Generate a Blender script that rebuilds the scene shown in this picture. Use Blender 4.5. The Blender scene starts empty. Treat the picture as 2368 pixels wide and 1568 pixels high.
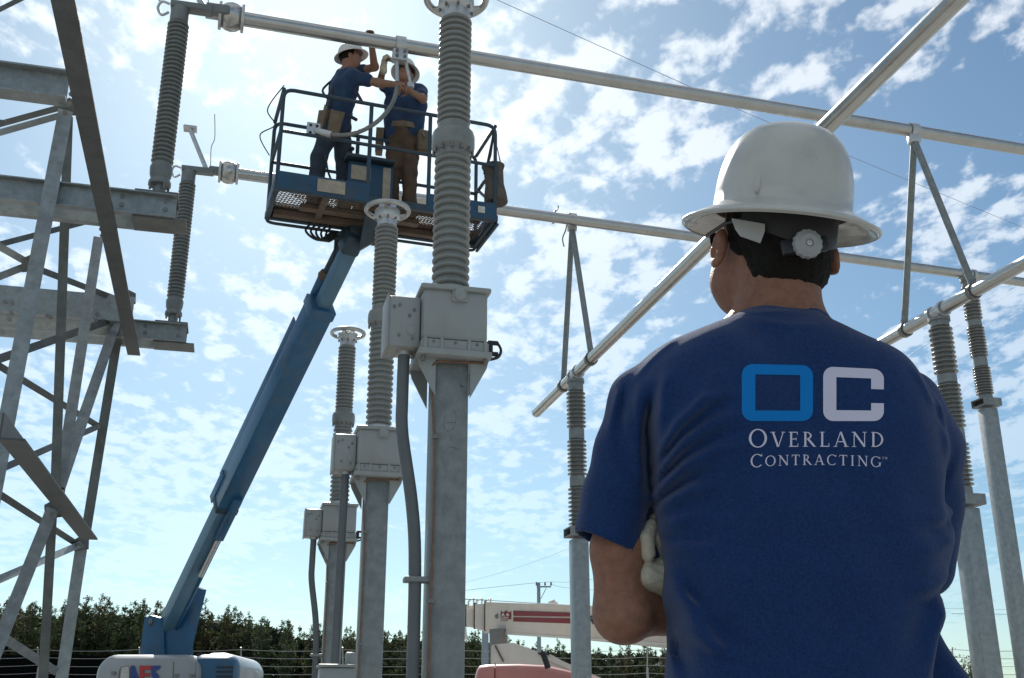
import bpy, bmesh, math, random
import numpy as np
from math import sin, cos, pi, radians, sqrt
from mathutils import Vector, Matrix
from mathutils.bvhtree import BVHTree

S = bpy.context.scene
C = S.collection
V = Vector

# ------------------------------------------------------------------ camera
FPX, CX, CY, H = 2550.0, 1183.5, 784.0, 0.95      # focal length / centre in survey pixels, eye height (m)
PIT = radians(19.4)
SP, CP = sin(PIT), cos(PIT)
cam = bpy.data.cameras.new('camera')
cam.lens = 36 * FPX / 2367; cam.sensor_width = 36; cam.clip_start = 0.05; cam.clip_end = 6000
camo = bpy.data.objects.new('camera', cam); C.objects.link(camo)
camo.location = (0, 0, H); camo.rotation_euler = (pi / 2 + PIT, 0, 0)
S.camera = camo

# ------------------------------------------------------------------ sky + sun
SUN_AZ, SUN_EL = radians(-12.5), radians(37.5)
w = bpy.data.worlds.new('World'); S.world = w; w.use_nodes = True
nt = w.node_tree; nt.nodes.clear()
N = lambda t, **k: (lambda n: ([setattr(n, a, b) for a, b in k.items()], n)[1])(nt.nodes.new(t))
L = nt.links.new
out = N('ShaderNodeOutputWorld'); bg = N('ShaderNodeBackground'); bg.inputs['Strength'].default_value = 0.06
sky = N('ShaderNodeTexSky', sky_type='NISHITA', sun_disc=False, sun_elevation=SUN_EL, sun_rotation=SUN_AZ,
        altitude=100, air_density=1.0, dust_density=0.7, ozone_density=2.2)
def wmath(op, a, b=None, clamp=False):
    n = N('ShaderNodeMath', operation=op, use_clamp=clamp)
    for i, q in enumerate((a, b)):
        if q is None: continue
        if isinstance(q, (int, float)): n.inputs[i].default_value = q
        else: L(q, n.inputs[i])
    return n.outputs[0]
tc = N('ShaderNodeTexCoord'); sep = N('ShaderNodeSeparateXYZ'); L(tc.outputs['Generated'], sep.inputs[0])
zc = wmath('ADD', wmath('MAXIMUM', sep.outputs['Z'], 0.0), 0.10)
com = N('ShaderNodeCombineXYZ'); L(wmath('DIVIDE', sep.outputs['X'], zc), com.inputs[0]); L(wmath('DIVIDE', sep.outputs['Y'], zc), com.inputs[1])
mp = N('ShaderNodeMapping'); mp.inputs['Location'].default_value = (3.1, 1.7, 0); mp.inputs['Rotation'].default_value = (0, 0, radians(28))
mp.inputs['Scale'].default_value = (1.25, .85, 1); L(com.outputs[0], mp.inputs[0])
def wnoise(scale, detail, rough, lac=2.0, dist=0.0, off=0.0):
    n = N('ShaderNodeTexNoise', noise_dimensions='3D')
    n.inputs['Scale'].default_value = scale; n.inputs['Detail'].default_value = detail
    n.inputs['Roughness'].default_value = rough; n.inputs['Lacunarity'].default_value = lac; n.inputs['Distortion'].default_value = dist
    m2 = N('ShaderNodeMapping'); m2.inputs['Location'].default_value = (off, off * .7, off * .3); L(mp.outputs[0], m2.inputs[0]); L(m2.outputs[0], n.inputs['Vector'])
    return n.outputs[0]
BIGOFF = 90.5
big = wnoise(0.8, 2, .5, off=BIGOFF)
mid = wnoise(3.2, 3, .55, dist=.3, off=1.3)
fine = wnoise(14.0, 4, .56, dist=.1, off=2.2)
cov = wmath('ADD', wmath('MULTIPLY', big, 1.1), wmath('ADD', wmath('MULTIPLY', mid, 0.6), wmath('MULTIPLY', fine, 1.0)))
ramp = N('ShaderNodeMapRange', interpolation_type='SMOOTHSTEP'); L(cov, ramp.inputs[0])
ramp.inputs[1].default_value = 1.285; ramp.inputs[2].default_value = 1.47
cl = wmath('MULTIPLY', ramp.outputs[0], 0.9)
fade = N('ShaderNodeMapRange'); L(sep.outputs['Z'], fade.inputs[0]); fade.inputs[1].default_value = 0.10; fade.inputs[2].default_value = 0.46
fade.inputs[3].default_value = 0.18; fade.inputs[4].default_value = 1.0
cl = wmath('MULTIPLY', cl, fade.outputs[0])
white = N('ShaderNodeMixRGB', blend_type='ADD'); white.inputs[0].default_value = 1.0
wsc = N('ShaderNodeMixRGB', blend_type='MULTIPLY'); wsc.inputs[0].default_value = 1; wsc.inputs[2].default_value = (.55, .55, .55, 1); pass
hs_ = N('ShaderNodeHueSaturation'); hs_.inputs['Saturation'].default_value = 0.98; hs_.inputs['Value'].default_value = 1.0
cb_ = N('ShaderNodeMixRGB', blend_type='MULTIPLY'); cb_.inputs[0].default_value = 1; cb_.inputs[2].default_value = (.92, 1.14, 1.17, 1)
L(sky.outputs[0], hs_.inputs['Color']); L(hs_.outputs[0], cb_.inputs[1]); SKY = cb_.outputs[0]
L(SKY, wsc.inputs[1])
L(wsc.outputs[0], white.inputs[1]); white.inputs[2].default_value = (8.8, 8.8, 8.5, 1)
mix = N('ShaderNodeMixRGB'); L(cl, mix.inputs[0]); L(SKY, mix.inputs[1]); L(white.outputs[0], mix.inputs[2])
L(mix.outputs[0], bg.inputs[0]); L(bg.outputs[0], out.inputs[0])

sl = bpy.data.lights.new('sun', 'SUN'); sl.energy = 5.0; sl.angle = radians(.53); sl.color = (1, .955, .88)
so = bpy.data.objects.new('sun', sl); C.objects.link(so)
sd = V((sin(SUN_AZ) * cos(SUN_EL), cos(SUN_AZ) * cos(SUN_EL), sin(SUN_EL)))
so.rotation_euler = sd.to_track_quat('Z', 'Y').to_euler(); so.location = sd * 60

vs = S.view_settings; vs.view_transform = 'Standard'; vs.look = 'None'; vs.exposure = 0.5; vs.gamma = 1; vs.use_curve_mapping = False
S.cycles.max_bounces = 8; S.cycles.diffuse_bounces = 4; S.cycles.sample_clamp_indirect = 8

# ------------------------------------------------------------------ survey helpers
def ray(x, y):
    v = (CY - y) / FPX
    return V(((x - CX) / FPX, CP - SP * v, SP + CP * v))
O0 = V((0, 0, H))
def atT(x, y, t): return O0 + ray(x, y) * t
def atY(x, y, Y): d = ray(x, y); return O0 + d * (Y / d.y)
def atZ(x, y, Z): d = ray(x, y); return O0 + d * ((Z - H) / d.z)
def zat(Y, py): d = ray(CX, py); return H + Y * d.z / d.y
def mpx(p):            # metres covered by one survey pixel at a point
    return ((p.y) * CP + (p.z - H) * SP) / FPX

# ------------------------------------------------------------------ materials
MATS = {}
def mat(name, col, rough=.5, metal=0.0, vary=.15, scale=6.0, bump=0.0, bscale=60.0, streak=0.0, stain=None, stain_amt=.3, sheen=0.0, spec=.5, coat=0.0, stretch=(1, 1, 1), trans=0.0, emit=None):
    m = bpy.data.materials.new(name); m.use_nodes = True
    t = m.node_tree; b = t.nodes['Principled BSDF']
    def n(ty, **k):
        q = t.nodes.new(ty)
        for a, v in k.items(): setattr(q, a, v)
        return q
    l = t.links.new
    tcn = n('ShaderNodeTexCoord'); mpn = n('ShaderNodeMapping'); mpn.inputs['Scale'].default_value = stretch
    l(tcn.outputs['Object'], mpn.inputs[0])
    nz = n('ShaderNodeTexNoise'); nz.inputs['Scale'].default_value = scale; nz.inputs['Detail'].default_value = 6; nz.inputs['Roughness'].default_value = .62
    l(mpn.outputs[0], nz.inputs['Vector'])
    cr = n('ShaderNodeValToRGB')
    c = col
    cr.color_ramp.elements[0].position = .3; cr.color_ramp.elements[1].position = .72
    cr.color_ramp.elements[0].color = tuple(x * (1 - vary) for x in c) + (1,)
    cr.color_ramp.elements[1].color = tuple(min(1, x * (1 + vary)) for x in c) + (1,)
    l(nz.outputs[0], cr.inputs[0]); colout = cr.outputs[0]
    if stain:
        n2 = n('ShaderNodeTexNoise'); n2.inputs['Scale'].default_value = scale * .8; n2.inputs['Detail'].default_value = 8; n2.inputs['Roughness'].default_value = .7
        m3 = n('ShaderNodeMapping'); m3.inputs['Scale'].default_value = (1, 1, .35) if streak else (1, 1, 1); m3.inputs['Location'].default_value = (7, 3, 1); n2.inputs['Scale'].default_value = min(scale * .8, 14)
        l(tcn.outputs['Object'], m3.inputs[0]); l(m3.outputs[0], n2.inputs['Vector'])
        mr = n('ShaderNodeMapRange'); mr.inputs[1].default_value = .52; mr.inputs[2].default_value = .75; mr.inputs[4].default_value = stain_amt; l(n2.outputs[0], mr.inputs[0])
        mx = n('ShaderNodeMixRGB'); l(mr.outputs[0], mx.inputs[0]); l(colout, mx.inputs[1]); mx.inputs[2].default_value = tuple(stain) + (1,)
        colout = mx.outputs[0]
    l(colout, b.inputs['Base Color'])
    rr = n('ShaderNodeMapRange'); l(nz.outputs[0], rr.inputs[0]); rr.inputs[3].default_value = max(.02, rough - .1); rr.inputs[4].default_value = min(1, rough + .1)
    l(rr.outputs[0], b.inputs['Roughness'])
    b.inputs['Metallic'].default_value = metal
    b.inputs['Specular IOR Level'].default_value = spec
    b.inputs['Sheen Weight'].default_value = sheen; b.inputs['Sheen Roughness'].default_value = .4
    b.inputs['Coat Weight'].default_value = coat
    if bump:
        nb = n('ShaderNodeTexNoise'); nb.inputs['Scale'].default_value = bscale; nb.inputs['Detail'].default_value = 4
        l(tcn.outputs['Object'], nb.inputs['Vector'])
        bp = n('ShaderNodeBump'); bp.inputs['Strength'].default_value = bump; bp.inputs['Distance'].default_value = .01; l(nb.outputs[0], bp.inputs['Height']); l(bp.outputs[0], b.inputs['Normal'])
    if trans:
        tr = n('ShaderNodeBsdfTranslucent'); l(colout, tr.inputs[0]); ms = n('ShaderNodeMixShader'); ms.inputs[0].default_value = trans
        l(b.outputs[0], ms.inputs[1]); l(tr.outputs[0], ms.inputs[2]); l(ms.outputs[0], t.nodes['Material Output'].inputs[0])
    MATS[name] = m
    return m
mat('gravel', (.29, .285, .272), .95, vary=.35, scale=9, bump=.6, bscale=40)
mat('galv', (.215, .235, .232), .55, .3, vary=.22, scale=14, bump=.12, bscale=90, stain=(.115, .125, .122), stain_amt=.65, streak=1)
mat('galv_bright', (.26, .285, .285), .45, .4, vary=.2, scale=16, bump=.1, bscale=90, stain=(.15, .16, .16), stain_amt=.5, streak=1)
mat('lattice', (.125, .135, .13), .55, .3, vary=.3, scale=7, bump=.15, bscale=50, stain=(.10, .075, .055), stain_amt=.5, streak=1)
mat('lattice_sunlit', (.26, .29, .295), .5, .35, vary=.25, scale=9, bump=.12, bscale=50, stain=(.10, .105, .105), stain_amt=.5)  # same lattice steel, with sunlit brightness put into the base colour
mat('alu', (.44, .44, .42), .30, .9, vary=.1, scale=5, bump=.05, bscale=30, stain=(.45, .43, .40), stain_amt=.3)
mat('alu_cast', (.50, .51, .51), .45, .7, vary=.15, scale=20, bump=.1)
mat('porcelain', (.20, .21, .197), .3, 0, vary=.08, scale=8, spec=.5, stain=(.17, .16, .14), stain_amt=.35)
mat('porcelain_dark', (.15, .165, .16), .38, 0, vary=.1, scale=8, stain=(.09, .09, .085), stain_amt=.4)
mat('porcelain_brown', (.165, .168, .158), .2, 0, vary=.1, scale=8, spec=.6)
mat('tank_paint', (.28, .295, .285), .45, .0, vary=.07, scale=5, bump=.04, bscale=120, stain=(.20, .18, .155), stain_amt=.4, streak=1)
mat('conduit', (.105, .115, .12), .5, 0, vary=.12, scale=6, stain=(.10, .105, .105), stain_amt=.35)
mat('black_rubber', (.018, .018, .02), .6, vary=.2)
mat('dark_hole', (.02, .02, .02), .8, vary=.1)  # near-black colour standing in for the shade inside openings
mat('bolt', (.20, .20, .19), .5, .7, vary=.2)
mat('copper', (.20, .115, .075), .55, .4, vary=.3, scale=20)
mat('lift_blue', (.011, .09, .19), .42, 0, vary=.18, scale=5, bump=.04, bscale=60, stain=(.11, .10, .085), stain_amt=.55, streak=1, coat=.1)
mat('basket_blue', (.012, .06, .115), .5, 0, vary=.2, scale=5, stain=(.07, .06, .05), stain_amt=.6)
mat('lift_blue_pale', (.075, .165, .24), .5, 0, vary=.15, scale=5, stain=(.22, .23, .23), stain_amt=.5)
mat('lift_dark', (.03, .055, .075), .5, .2, vary=.25, scale=8, stain=(.09, .055, .035), stain_amt=.5)
mat('rusty', (.12, .085, .06), .75, .1, vary=.3, scale=9, stain=(.05, .07, .085), stain_amt=.6)
mat('lift_grey', (.30, .315, .325), .35, 0, vary=.06, scale=4, stain=(.25, .25, .25), stain_amt=.3, coat=.2)
mat('decal_blue', (.02, .05, .22), .4, vary=.08)
mat('decal_red', (.42, .03, .03), .4, vary=.08)
mat('cardboard', (.36, .31, .24), .8, vary=.2, scale=12)
mat('paper', (.5, .49, .45), .8, vary=.2, scale=20)
mat('hat_white', (.44, .44, .405), .3, 0, vary=.05, scale=9, stain=(.30, .28, .235), stain_amt=.4, coat=.25)
mat('hat_light', (.60, .585, .54), .35, vary=.05, coat=.2)
mat('shirt', (.0125, .037, .120), .9, 0, vary=.34, scale=260, bump=.35, bscale=700, sheen=.22, spec=.10, stain=(.018, .050, .150), stain_amt=.5)
mat('shirt_print_blue', (.0, .17, .50), .75, vary=.03, spec=.2)
mat('shirt_print_white', (.58, .56, .68), .8, vary=.05, spec=.2)
mat('worker_shirt', (.03, .055, .11), .9, vary=.2, scale=12, sheen=.1, spec=.15)
mat('jeans', (.045, .055, .075), .9, vary=.3, scale=14, bump=.2, bscale=200, spec=.15)
mat('canvas_trousers', (.105, .07, .048), .9, vary=.25, scale=12, bump=.2, bscale=200, spec=.15)
mat('leather', (.16, .12, .075), .75, vary=.3, scale=14, bump=.2)
mat('webbing', (.03, .035, .045), .8, vary=.2)
mat('boots', (.05, .035, .025), .7, vary=.2)
mat('skin', (.25, .12, .075), .55, 0, vary=.22, scale=70, bump=.3, bscale=340, spec=.3, stain=(.20, .08, .05), stain_amt=.5)
MATS['skin'].node_tree.nodes['Principled BSDF'].inputs['Subsurface Weight'].default_value = .25; MATS['skin'].node_tree.nodes['Principled BSDF'].inputs['Subsurface Radius'].default_value = (1, .25, .1); MATS['skin'].node_tree.nodes['Principled BSDF'].inputs['Subsurface Scale'].default_value = .012
mat('skin_worker', (.28, .15, .10), .6, 0, vary=.12, scale=20, spec=.3)
mat('hair', (.012, .010, .008), .75, vary=.5, scale=260, bump=.7, bscale=420, spec=.2)
mat('glove', (.42, .385, .30), .8, vary=.18, scale=26, bump=.35, bscale=120, stain=(.13, .115, .09), stain_amt=.9)
mat('strap_grey', (.42, .42, .41), .6, vary=.06)
mat('knob', (.30, .31, .31), .45, vary=.06)
mat('band_black', (.012, .012, .013), .5, vary=.2)
mat('lens', (.02, .02, .025), .1, vary=.1)
mat('bag', (.10, .085, .07), .9, vary=.3, scale=12, bump=.3)
mat('crane_cream', (.64, .59, .52), .5, vary=.06, scale=3, stain=(.40, .27, .17), stain_amt=.28, streak=1)
mat('crane_stripe', (.20, .010, .012), .5, vary=.1)
mat('crane_grey', (.17, .17, .165), .6, vary=.2)
mat('truck_red', (.46, .17, .14), .42, vary=.1, scale=2, stain=(.50, .27, .23), stain_amt=.6, coat=.2)
mat('black_paint', (.012, .012, .014), .45, vary=.2)
mat('pole_grey', (.24, .28, .31), .7, vary=.1)
mat('pine_needles', (.055, .078, .034), .75, vary=.45, scale=.9, spec=.2, trans=.35)
mat('pine_needles_dry', (.078, .082, .036), .75, vary=.4, scale=.9, spec=.2, trans=.35)
mat('bark', (.085, .065, .05), .9, vary=.3)
mat('shrub_leaf', (.10, .11, .055), .7, vary=.4, scale=4, trans=.3)
mat('undergrowth', (.03, .036, .018), .9, vary=.4, scale=1)
mat('screen_black', (.004, .0045, .004), .9, vary=.3, scale=2, spec=.03)
mat('lattice_shaded', (.075, .083, .084), .6, .2, vary=.3, scale=6, bump=.15, bscale=50, stain=(.06, .054, .046), stain_amt=.6, streak=1)  # same lattice steel, with underside shade put into a darker base colour
mat('wire', (.24, .28, .32), .6, .5, vary=.1)
mat('fence_wire', (.34, .35, .34), .5, .6, vary=.1)

# ------------------------------------------------------------------ mesh builder
WORG = {}
def frame(d):
    d = d.normalized(); u = V((0, 0, 1)) if abs(d.z) < .9 else V((1, 0, 0))
    s = d.cross(u).normalized(); return d, s, s.cross(d).normalized()
class MB:
    def __init__(s): s.v = []; s.f = []; s.st = []
    def add(s, vs, fs):
        k = len(s.v); s.st.append((k, len(s.f))); s.v += [V(p) for p in vs]; s.f += [tuple(i + k for i in q) for q in fs]; return s
    def tube(s, p, q, r, n=12, r2=None, caps=True):
        p, q = V(p), V(q); r2 = r if r2 is None else r2
        d, a, b = frame(q - p)
        vs = [p + (a * cos(2 * pi * i / n) + b * sin(2 * pi * i / n)) * r for i in range(n)] + [q + (a * cos(2 * pi * i / n) + b * sin(2 * pi * i / n)) * r2 for i in range(n)]
        fs = [(i, i + n, (i + 1) % n + n, (i + 1) % n) for i in range(n)]
        if caps: fs += [tuple(range(n)), tuple(reversed(range(n, 2 * n)))]
        return s.add(vs, fs)
    def path(s, pts, r, n=8, closed=False):
        pts = [V(p) for p in pts]; m = len(pts); rings = []; a = None
        rr = r if isinstance(r, (list, tuple)) else [r] * m
        for i, p in enumerate(pts):
            if closed: d = pts[(i + 1) % m] - pts[i - 1]
            else: d = pts[min(i + 1, m - 1)] - pts[max(i - 1, 0)]
            d.normalize()
            if a is None: a = frame(d)[1]
            a = (a - d * a.dot(d)).normalized(); b = d.cross(a)
            rings.append([p + (a * cos(2 * pi * k / n) + b * sin(2 * pi * k / n)) * rr[i] for k in range(n)])
        vs = [q for R in rings for q in R]; fs = []
        for i in range(m if closed else m - 1):
            j = (i + 1) % m
            fs += [(i * n + k, i * n + (k + 1) % n, j * n + (k + 1) % n, j * n + k) for k in range(n)]
        if not closed: fs += [tuple(reversed(range(n))), tuple(range((m - 1) * n, m * n))]
        return s.add(vs, fs)
    def lathe(s, prof, n=24, o=(0, 0, 0), axis=(0, 0, 1), caps=True):
        o = V(o); d = V(axis).normalized()
        if abs(d.z) > .999: a, b = V((1, 0, 0)), V((0, 1, 0)) * (1 if d.z > 0 else -1)
        else: _, a, b = frame(d); 
        if a.cross(b).dot(d) < 0: b = -b
        vs = [o + d * z + (a * cos(2 * pi * i / n) + b * sin(2 * pi * i / n)) * r for r, z in prof for i in range(n)]
        fs = [(k * n + i, k * n + (i + 1) % n, (k + 1) * n + (i + 1) % n, (k + 1) * n + i) for k in range(len(prof) - 1) for i in range(n)]
        if caps: fs += [tuple(reversed(range(n))), tuple(range((len(prof) - 1) * n, len(prof) * n))]
        return s.add(vs, fs)
    def box(s, c, size, R=None, ch=0.0):
        c = V(c); h = [x / 2 for x in size]; R = R or Matrix.Identity(3)
        if ch <= 0:
            vs = [c + R @ V((x * h[0], y * h[1], z * h[2])) for z in (-1, 1) for y in (-1, 1) for x in (-1, 1)]
            return s.add(vs, [(0, 2, 3, 1), (4, 5, 7, 6), (0, 1, 5, 4), (2, 6, 7, 3), (0, 4, 6, 2), (1, 3, 7, 5)])
        bm = bmesh.new(); bmesh.ops.create_cube(bm, size=1)
        for v in bm.verts: v.co = V((v.co.x * size[0], v.co.y * size[1], v.co.z * size[2]))
        bmesh.ops.bevel(bm, geom=list(bm.edges), offset=ch, segments=2, affect='EDGES', profile=.5)
        bm.verts.index_update()
        vs = [c + R @ v.co for v in bm.verts]; fs = [tuple(v.index for v in f.verts) for f in bm.faces]; bm.free()
        return s.add(vs, fs)
    def prism(s, poly, d):              # poly: 3d points, extruded by vector d
        n = len(poly); d = V(d); poly = [V(p) for p in poly]
        vs = poly + [p + d for p in poly]
        fs = [tuple(range(n)), tuple(reversed(range(n, 2 * n)))] + [(i, i + n, (i + 1) % n + n, (i + 1) % n) for i in range(n)]
        return s.add(vs, fs)
    def angle(s, p, q, wd, th, side, up, w2=None):   # L-section steel from p to q
        p, q = V(p), V(q); d = (q - p).normalized()
        a = (V(side) - d * d.dot(V(side))).normalized(); b = d.cross(a)
        if b.dot(V(up)) < 0: b = -b
        w2 = w2 or wd
        sec = [(0, 0), (wd, 0), (wd, th), (th, th), (th, w2), (0, w2)]
        return s.prism([p + a * x + b * y for x, y in sec], q - p)
    def ibeam(s, p, q, hgt, wid, th, up=(0, 0, 1)):
        p, q = V(p), V(q); d = (q - p).normalized(); u = V(up); a = d.cross(u).normalized(); u = a.cross(d)
        h, w_, t = hgt / 2, wid / 2, th
        sec = [(-w_, -h), (w_, -h), (w_, -h + t), (t / 2, -h + t), (t / 2, h - t), (w_, h - t), (w_, h), (-w_, h), (-w_, h - t), (-t / 2, h - t), (-t / 2, -h + t), (-w_, -h + t)]
        return s.prism([p + a * x + u * y for x, y in sec], q - p)
    def channel(s, p, q, hgt, wid, th, open_side, up=(0, 0, 1)):
        p, q = V(p), V(q); d = (q - p).normalized(); u = V(up); a = d.cross(u).normalized(); u = a.cross(d)
        if a.dot(V(open_side)) < 0: a = -a
        h = hgt / 2
        sec = [(0, -h), (wid, -h), (wid, -h + th), (th, -h + th), (th, h - th), (wid, h - th), (wid, h), (0, h)]
        return s.prism([p + a * x + u * y for x, y in sec], q - p)
    def each(s, name, m, parent):            # every added piece becomes a part of its own
        e = s.st + [(len(s.v), len(s.f))]
        for (a, fa), (b, fb) in zip(e, e[1:]):
            q = MB(); q.v = s.v[a:b]; q.f = [tuple(i - a for i in f) for f in s.f[fa:fb]]; q.build(name, m, parent)
    def build(s, name, m, parent=None, sharp=35, loc=None):
        org = WORG.get(parent.name, V((0, 0, 0))) if parent else (V(loc) if loc is not None else V((0, 0, 0)))
        me = bpy.data.meshes.new(name); me.from_pydata([p - org for p in s.v], [], s.f)
        me.materials.append(MATS[m]); me.validate(); me.update()
        bm = bmesh.new(); bm.from_mesh(me); bmesh.ops.recalc_face_normals(bm, faces=bm.faces); bm.to_mesh(me); bm.free()
        me.polygons.foreach_set('use_smooth', [True] * len(me.polygons))
        if sharp < 180: me.set_sharp_from_angle(angle=radians(sharp))
        o = bpy.data.objects.new(name, me); C.objects.link(o)
        if parent: o.parent = parent
        else: o.location = org
        WORG[o.name] = org
        return o
def tag(o, label, cat, group=None, kind=None):
    if label: o['label'] = label
    if cat: o['category'] = cat
    if group: o['group'] = group
    if kind: o['kind'] = kind
    return o
def thing(name, label, cat, loc, group=None):
    o = bpy.data.objects.new(name, None); C.objects.link(o); o.location = loc; o.empty_display_size = .2
    WORG[o.name] = V(loc); return tag(o, label, cat, group)
def copy_tree(o, parent=None):
    c = o.copy(); C.objects.link(c); c.parent = parent
    WORG[c.name] = WORG.get(o.name, V((0, 0, 0)))
    for ch in list(o.children): copy_tree(ch, c)
    return c
def arc(c, a, b, r, a0, a1, n=8):
    return [V(c) + V(a) * (r * cos(a0 + (a1 - a0) * i / n)) + V(b) * (r * sin(a0 + (a1 - a0) * i / n)) for i in range(n + 1)]
def fillet(pts, r, n=5):
    pts = [V(p) for p in pts]; o = [pts[0]]
    for i in range(1, len(pts) - 1):
        a, b, c = pts[i - 1], pts[i], pts[i + 1]
        k1 = min(r, (a - b).length * .45); k2 = min(r, (c - b).length * .45)
        p, q = b + (a - b).normalized() * k1, b + (c - b).normalized() * k2
        for j in range(n + 1):
            t = j / n; o.append(p * (1 - t) ** 2 + b * 2 * t * (1 - t) + q * t * t)
    return o + [pts[-1]]
def smooth_curve(pts, n=8):
    pts = [V(p) for p in pts]; o = []
    for i in range(len(pts) - 1):
        a, b, c, d = pts[max(i - 1, 0)], pts[i], pts[i + 1], pts[min(i + 2, len(pts) - 1)]
        for j in range(n):
            t = j / n
            o.append(.5 * (2 * b + (c - a) * t + (2 * a - 5 * b + 4 * c - d) * t * t + (3 * b - a - 3 * c + d) * t ** 3))
    return o + [pts[-1]]

# ------------------------------------------------------------------ distance-field modelling (people, gloves)
class Grid:
    def __init__(s, lo, hi, h):
        s.lo = np.array(lo, float); s.h = h
        s.n = [int(math.ceil((b - a) / h)) + 1 for a, b in zip(lo, hi)]
        s.f = np.full(s.n, 1.0, np.float32)
    def sub(s, lo, hi):
        i0 = [max(0, int((a - l) / s.h) - 1) for a, l in zip(lo, s.lo)]
        i1 = [min(n, int((b - l) / s.h) + 3) for b, l, n in zip(hi, s.lo, s.n)]
        sl_ = tuple(slice(a, max(a, b)) for a, b in zip(i0, i1))
        ax = [(s.lo[k] + np.arange(i0[k], max(i0[k], i1[k])) * s.h).astype(np.float32) for k in range(3)]
        return sl_, ax[0][:, None, None], ax[1][None, :, None], ax[2][None, None, :]
    def comb(s, sl_, d, k):
        f = s.f[sl_]
        if k > 0:
            hh = np.clip(.5 + .5 * (f - d) / k, 0, 1); s.f[sl_] = f * (1 - hh) + d * hh - k * hh * (1 - hh)
        else: s.f[sl_] = np.minimum(f, d)
    def cap(s, a, b, ra, rb=None, k=.02, cut=False):
        a, b = np.array(a, float), np.array(b, float); rb = ra if rb is None else rb; R = max(ra, rb) + k + 3 * s.h
        sl_, X, Y, Z = s.sub(np.minimum(a, b) - R, np.maximum(a, b) + R)
        if s.f[sl_].size == 0: return
        ba = b - a; L2 = max(1e-9, float(ba @ ba))
        t = np.clip(((X - a[0]) * ba[0] + (Y - a[1]) * ba[1] + (Z - a[2]) * ba[2]) / L2, 0, 1)
        d = np.sqrt((X - a[0] - t * ba[0]) ** 2 + (Y - a[1] - t * ba[1]) ** 2 + (Z - a[2] - t * ba[2]) ** 2) - (ra + (rb - ra) * t)
        if cut: s.f[sl_] = np.maximum(s.f[sl_], -d)
        else: s.comb(sl_, d.astype(np.float32), k)
    def chain(s, pts, rs, k=.02):
        for i in range(len(pts) - 1): s.cap(pts[i], pts[i + 1], rs[i], rs[i + 1], k)
    def ell(s, c, r, k=.02, R=None, cut=False):
        c = np.array(c, float); m = max(r) + k + 3 * s.h
        sl_, X, Y, Z = s.sub(c - m, c + m)
        if s.f[sl_].size == 0: return
        x, y, z = X - c[0], Y - c[1], Z - c[2]
        if R is not None:
            q = np.array(R.transposed())
            x, y, z = q[0, 0] * x + q[0, 1] * y + q[0, 2] * z, q[1, 0] * x + q[1, 1] * y + q[1, 2] * z, q[2, 0] * x + q[2, 1] * y + q[2, 2] * z
        k0 = np.sqrt((x / r[0]) ** 2 + (y / r[1]) ** 2 + (z / r[2]) ** 2)
        k1 = np.sqrt((x / r[0] ** 2) ** 2 + (y / r[1] ** 2) ** 2 + (z / r[2] ** 2) ** 2) + 1e-9
        d = (k0 * (k0 - 1) / k1).astype(np.float32)
        if cut: s.f[sl_] = np.maximum(s.f[sl_], -d)
        else: s.comb(sl_, d, k)
    def full(s): return s.sub(s.lo, s.lo + s.h * (np.array(s.n) - 1))
    def mesh(s):
        f = s.f; neg = f < 0
        nx, ny, nz = f.shape
        cnt = np.zeros((nx - 1, ny - 1, nz - 1), np.int8)
        for i in (0, 1):
            for j in (0, 1):
                for k in (0, 1): cnt += neg[i:nx - 1 + i, j:ny - 1 + j, k:nz - 1 + k]
        act = (cnt > 0) & (cnt < 8); idx = np.full(act.shape, -1, np.int64); cells = np.argwhere(act); idx[act] = np.arange(len(cells))
        pos = np.zeros((len(cells), 3)); num = np.zeros(len(cells))
        cor = [(i, j, k) for i in (0, 1) for j in (0, 1) for k in (0, 1)]
        val = {c: f[cells[:, 0] + c[0], cells[:, 1] + c[1], cells[:, 2] + c[2]].astype(float) for c in cor}
        for a in cor:
            for ax in range(3):
                if a[ax] == 0:
                    b = list(a); b[ax] = 1; b = tuple(b); va, vb = val[a], val[b]
                    m_ = (va < 0) != (vb < 0); t = np.where(m_, va / np.where(m_, va - vb, 1), 0)
                    p = np.tile(np.array(a, float), (len(cells), 1)); p[:, ax] = t
                    pos[m_] += p[m_]; num[m_] += 1
        pos = (cells + pos / num[:, None]) * s.h + s.lo
        quads = []
        for ax in range(3):
            o1, o2 = [(1, 2), (2, 0), (0, 1)][ax]
            sl0 = [slice(1, n - 1) for n in f.shape]; sl0[ax] = slice(0, f.shape[ax] - 1); sl1 = list(sl0); sl1[ax] = slice(1, f.shape[ax])
            A, B = neg[tuple(sl0)], neg[tuple(sl1)]; e = np.argwhere(A != B); fl = A[A != B]
            e = e + np.array([0 if q == ax else 1 for q in range(3)])
            def cid(d1, d2):
                q = e.copy(); q[:, o1] -= d1; q[:, o2] -= d2; return idx[q[:, 0], q[:, 1], q[:, 2]]
            Q = np.stack([cid(1, 1), cid(0, 1), cid(0, 0), cid(1, 0)], 1)
            Q[~fl] = Q[~fl][:, ::-1]; quads.append(Q)
        return pos, np.concatenate(quads)
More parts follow.
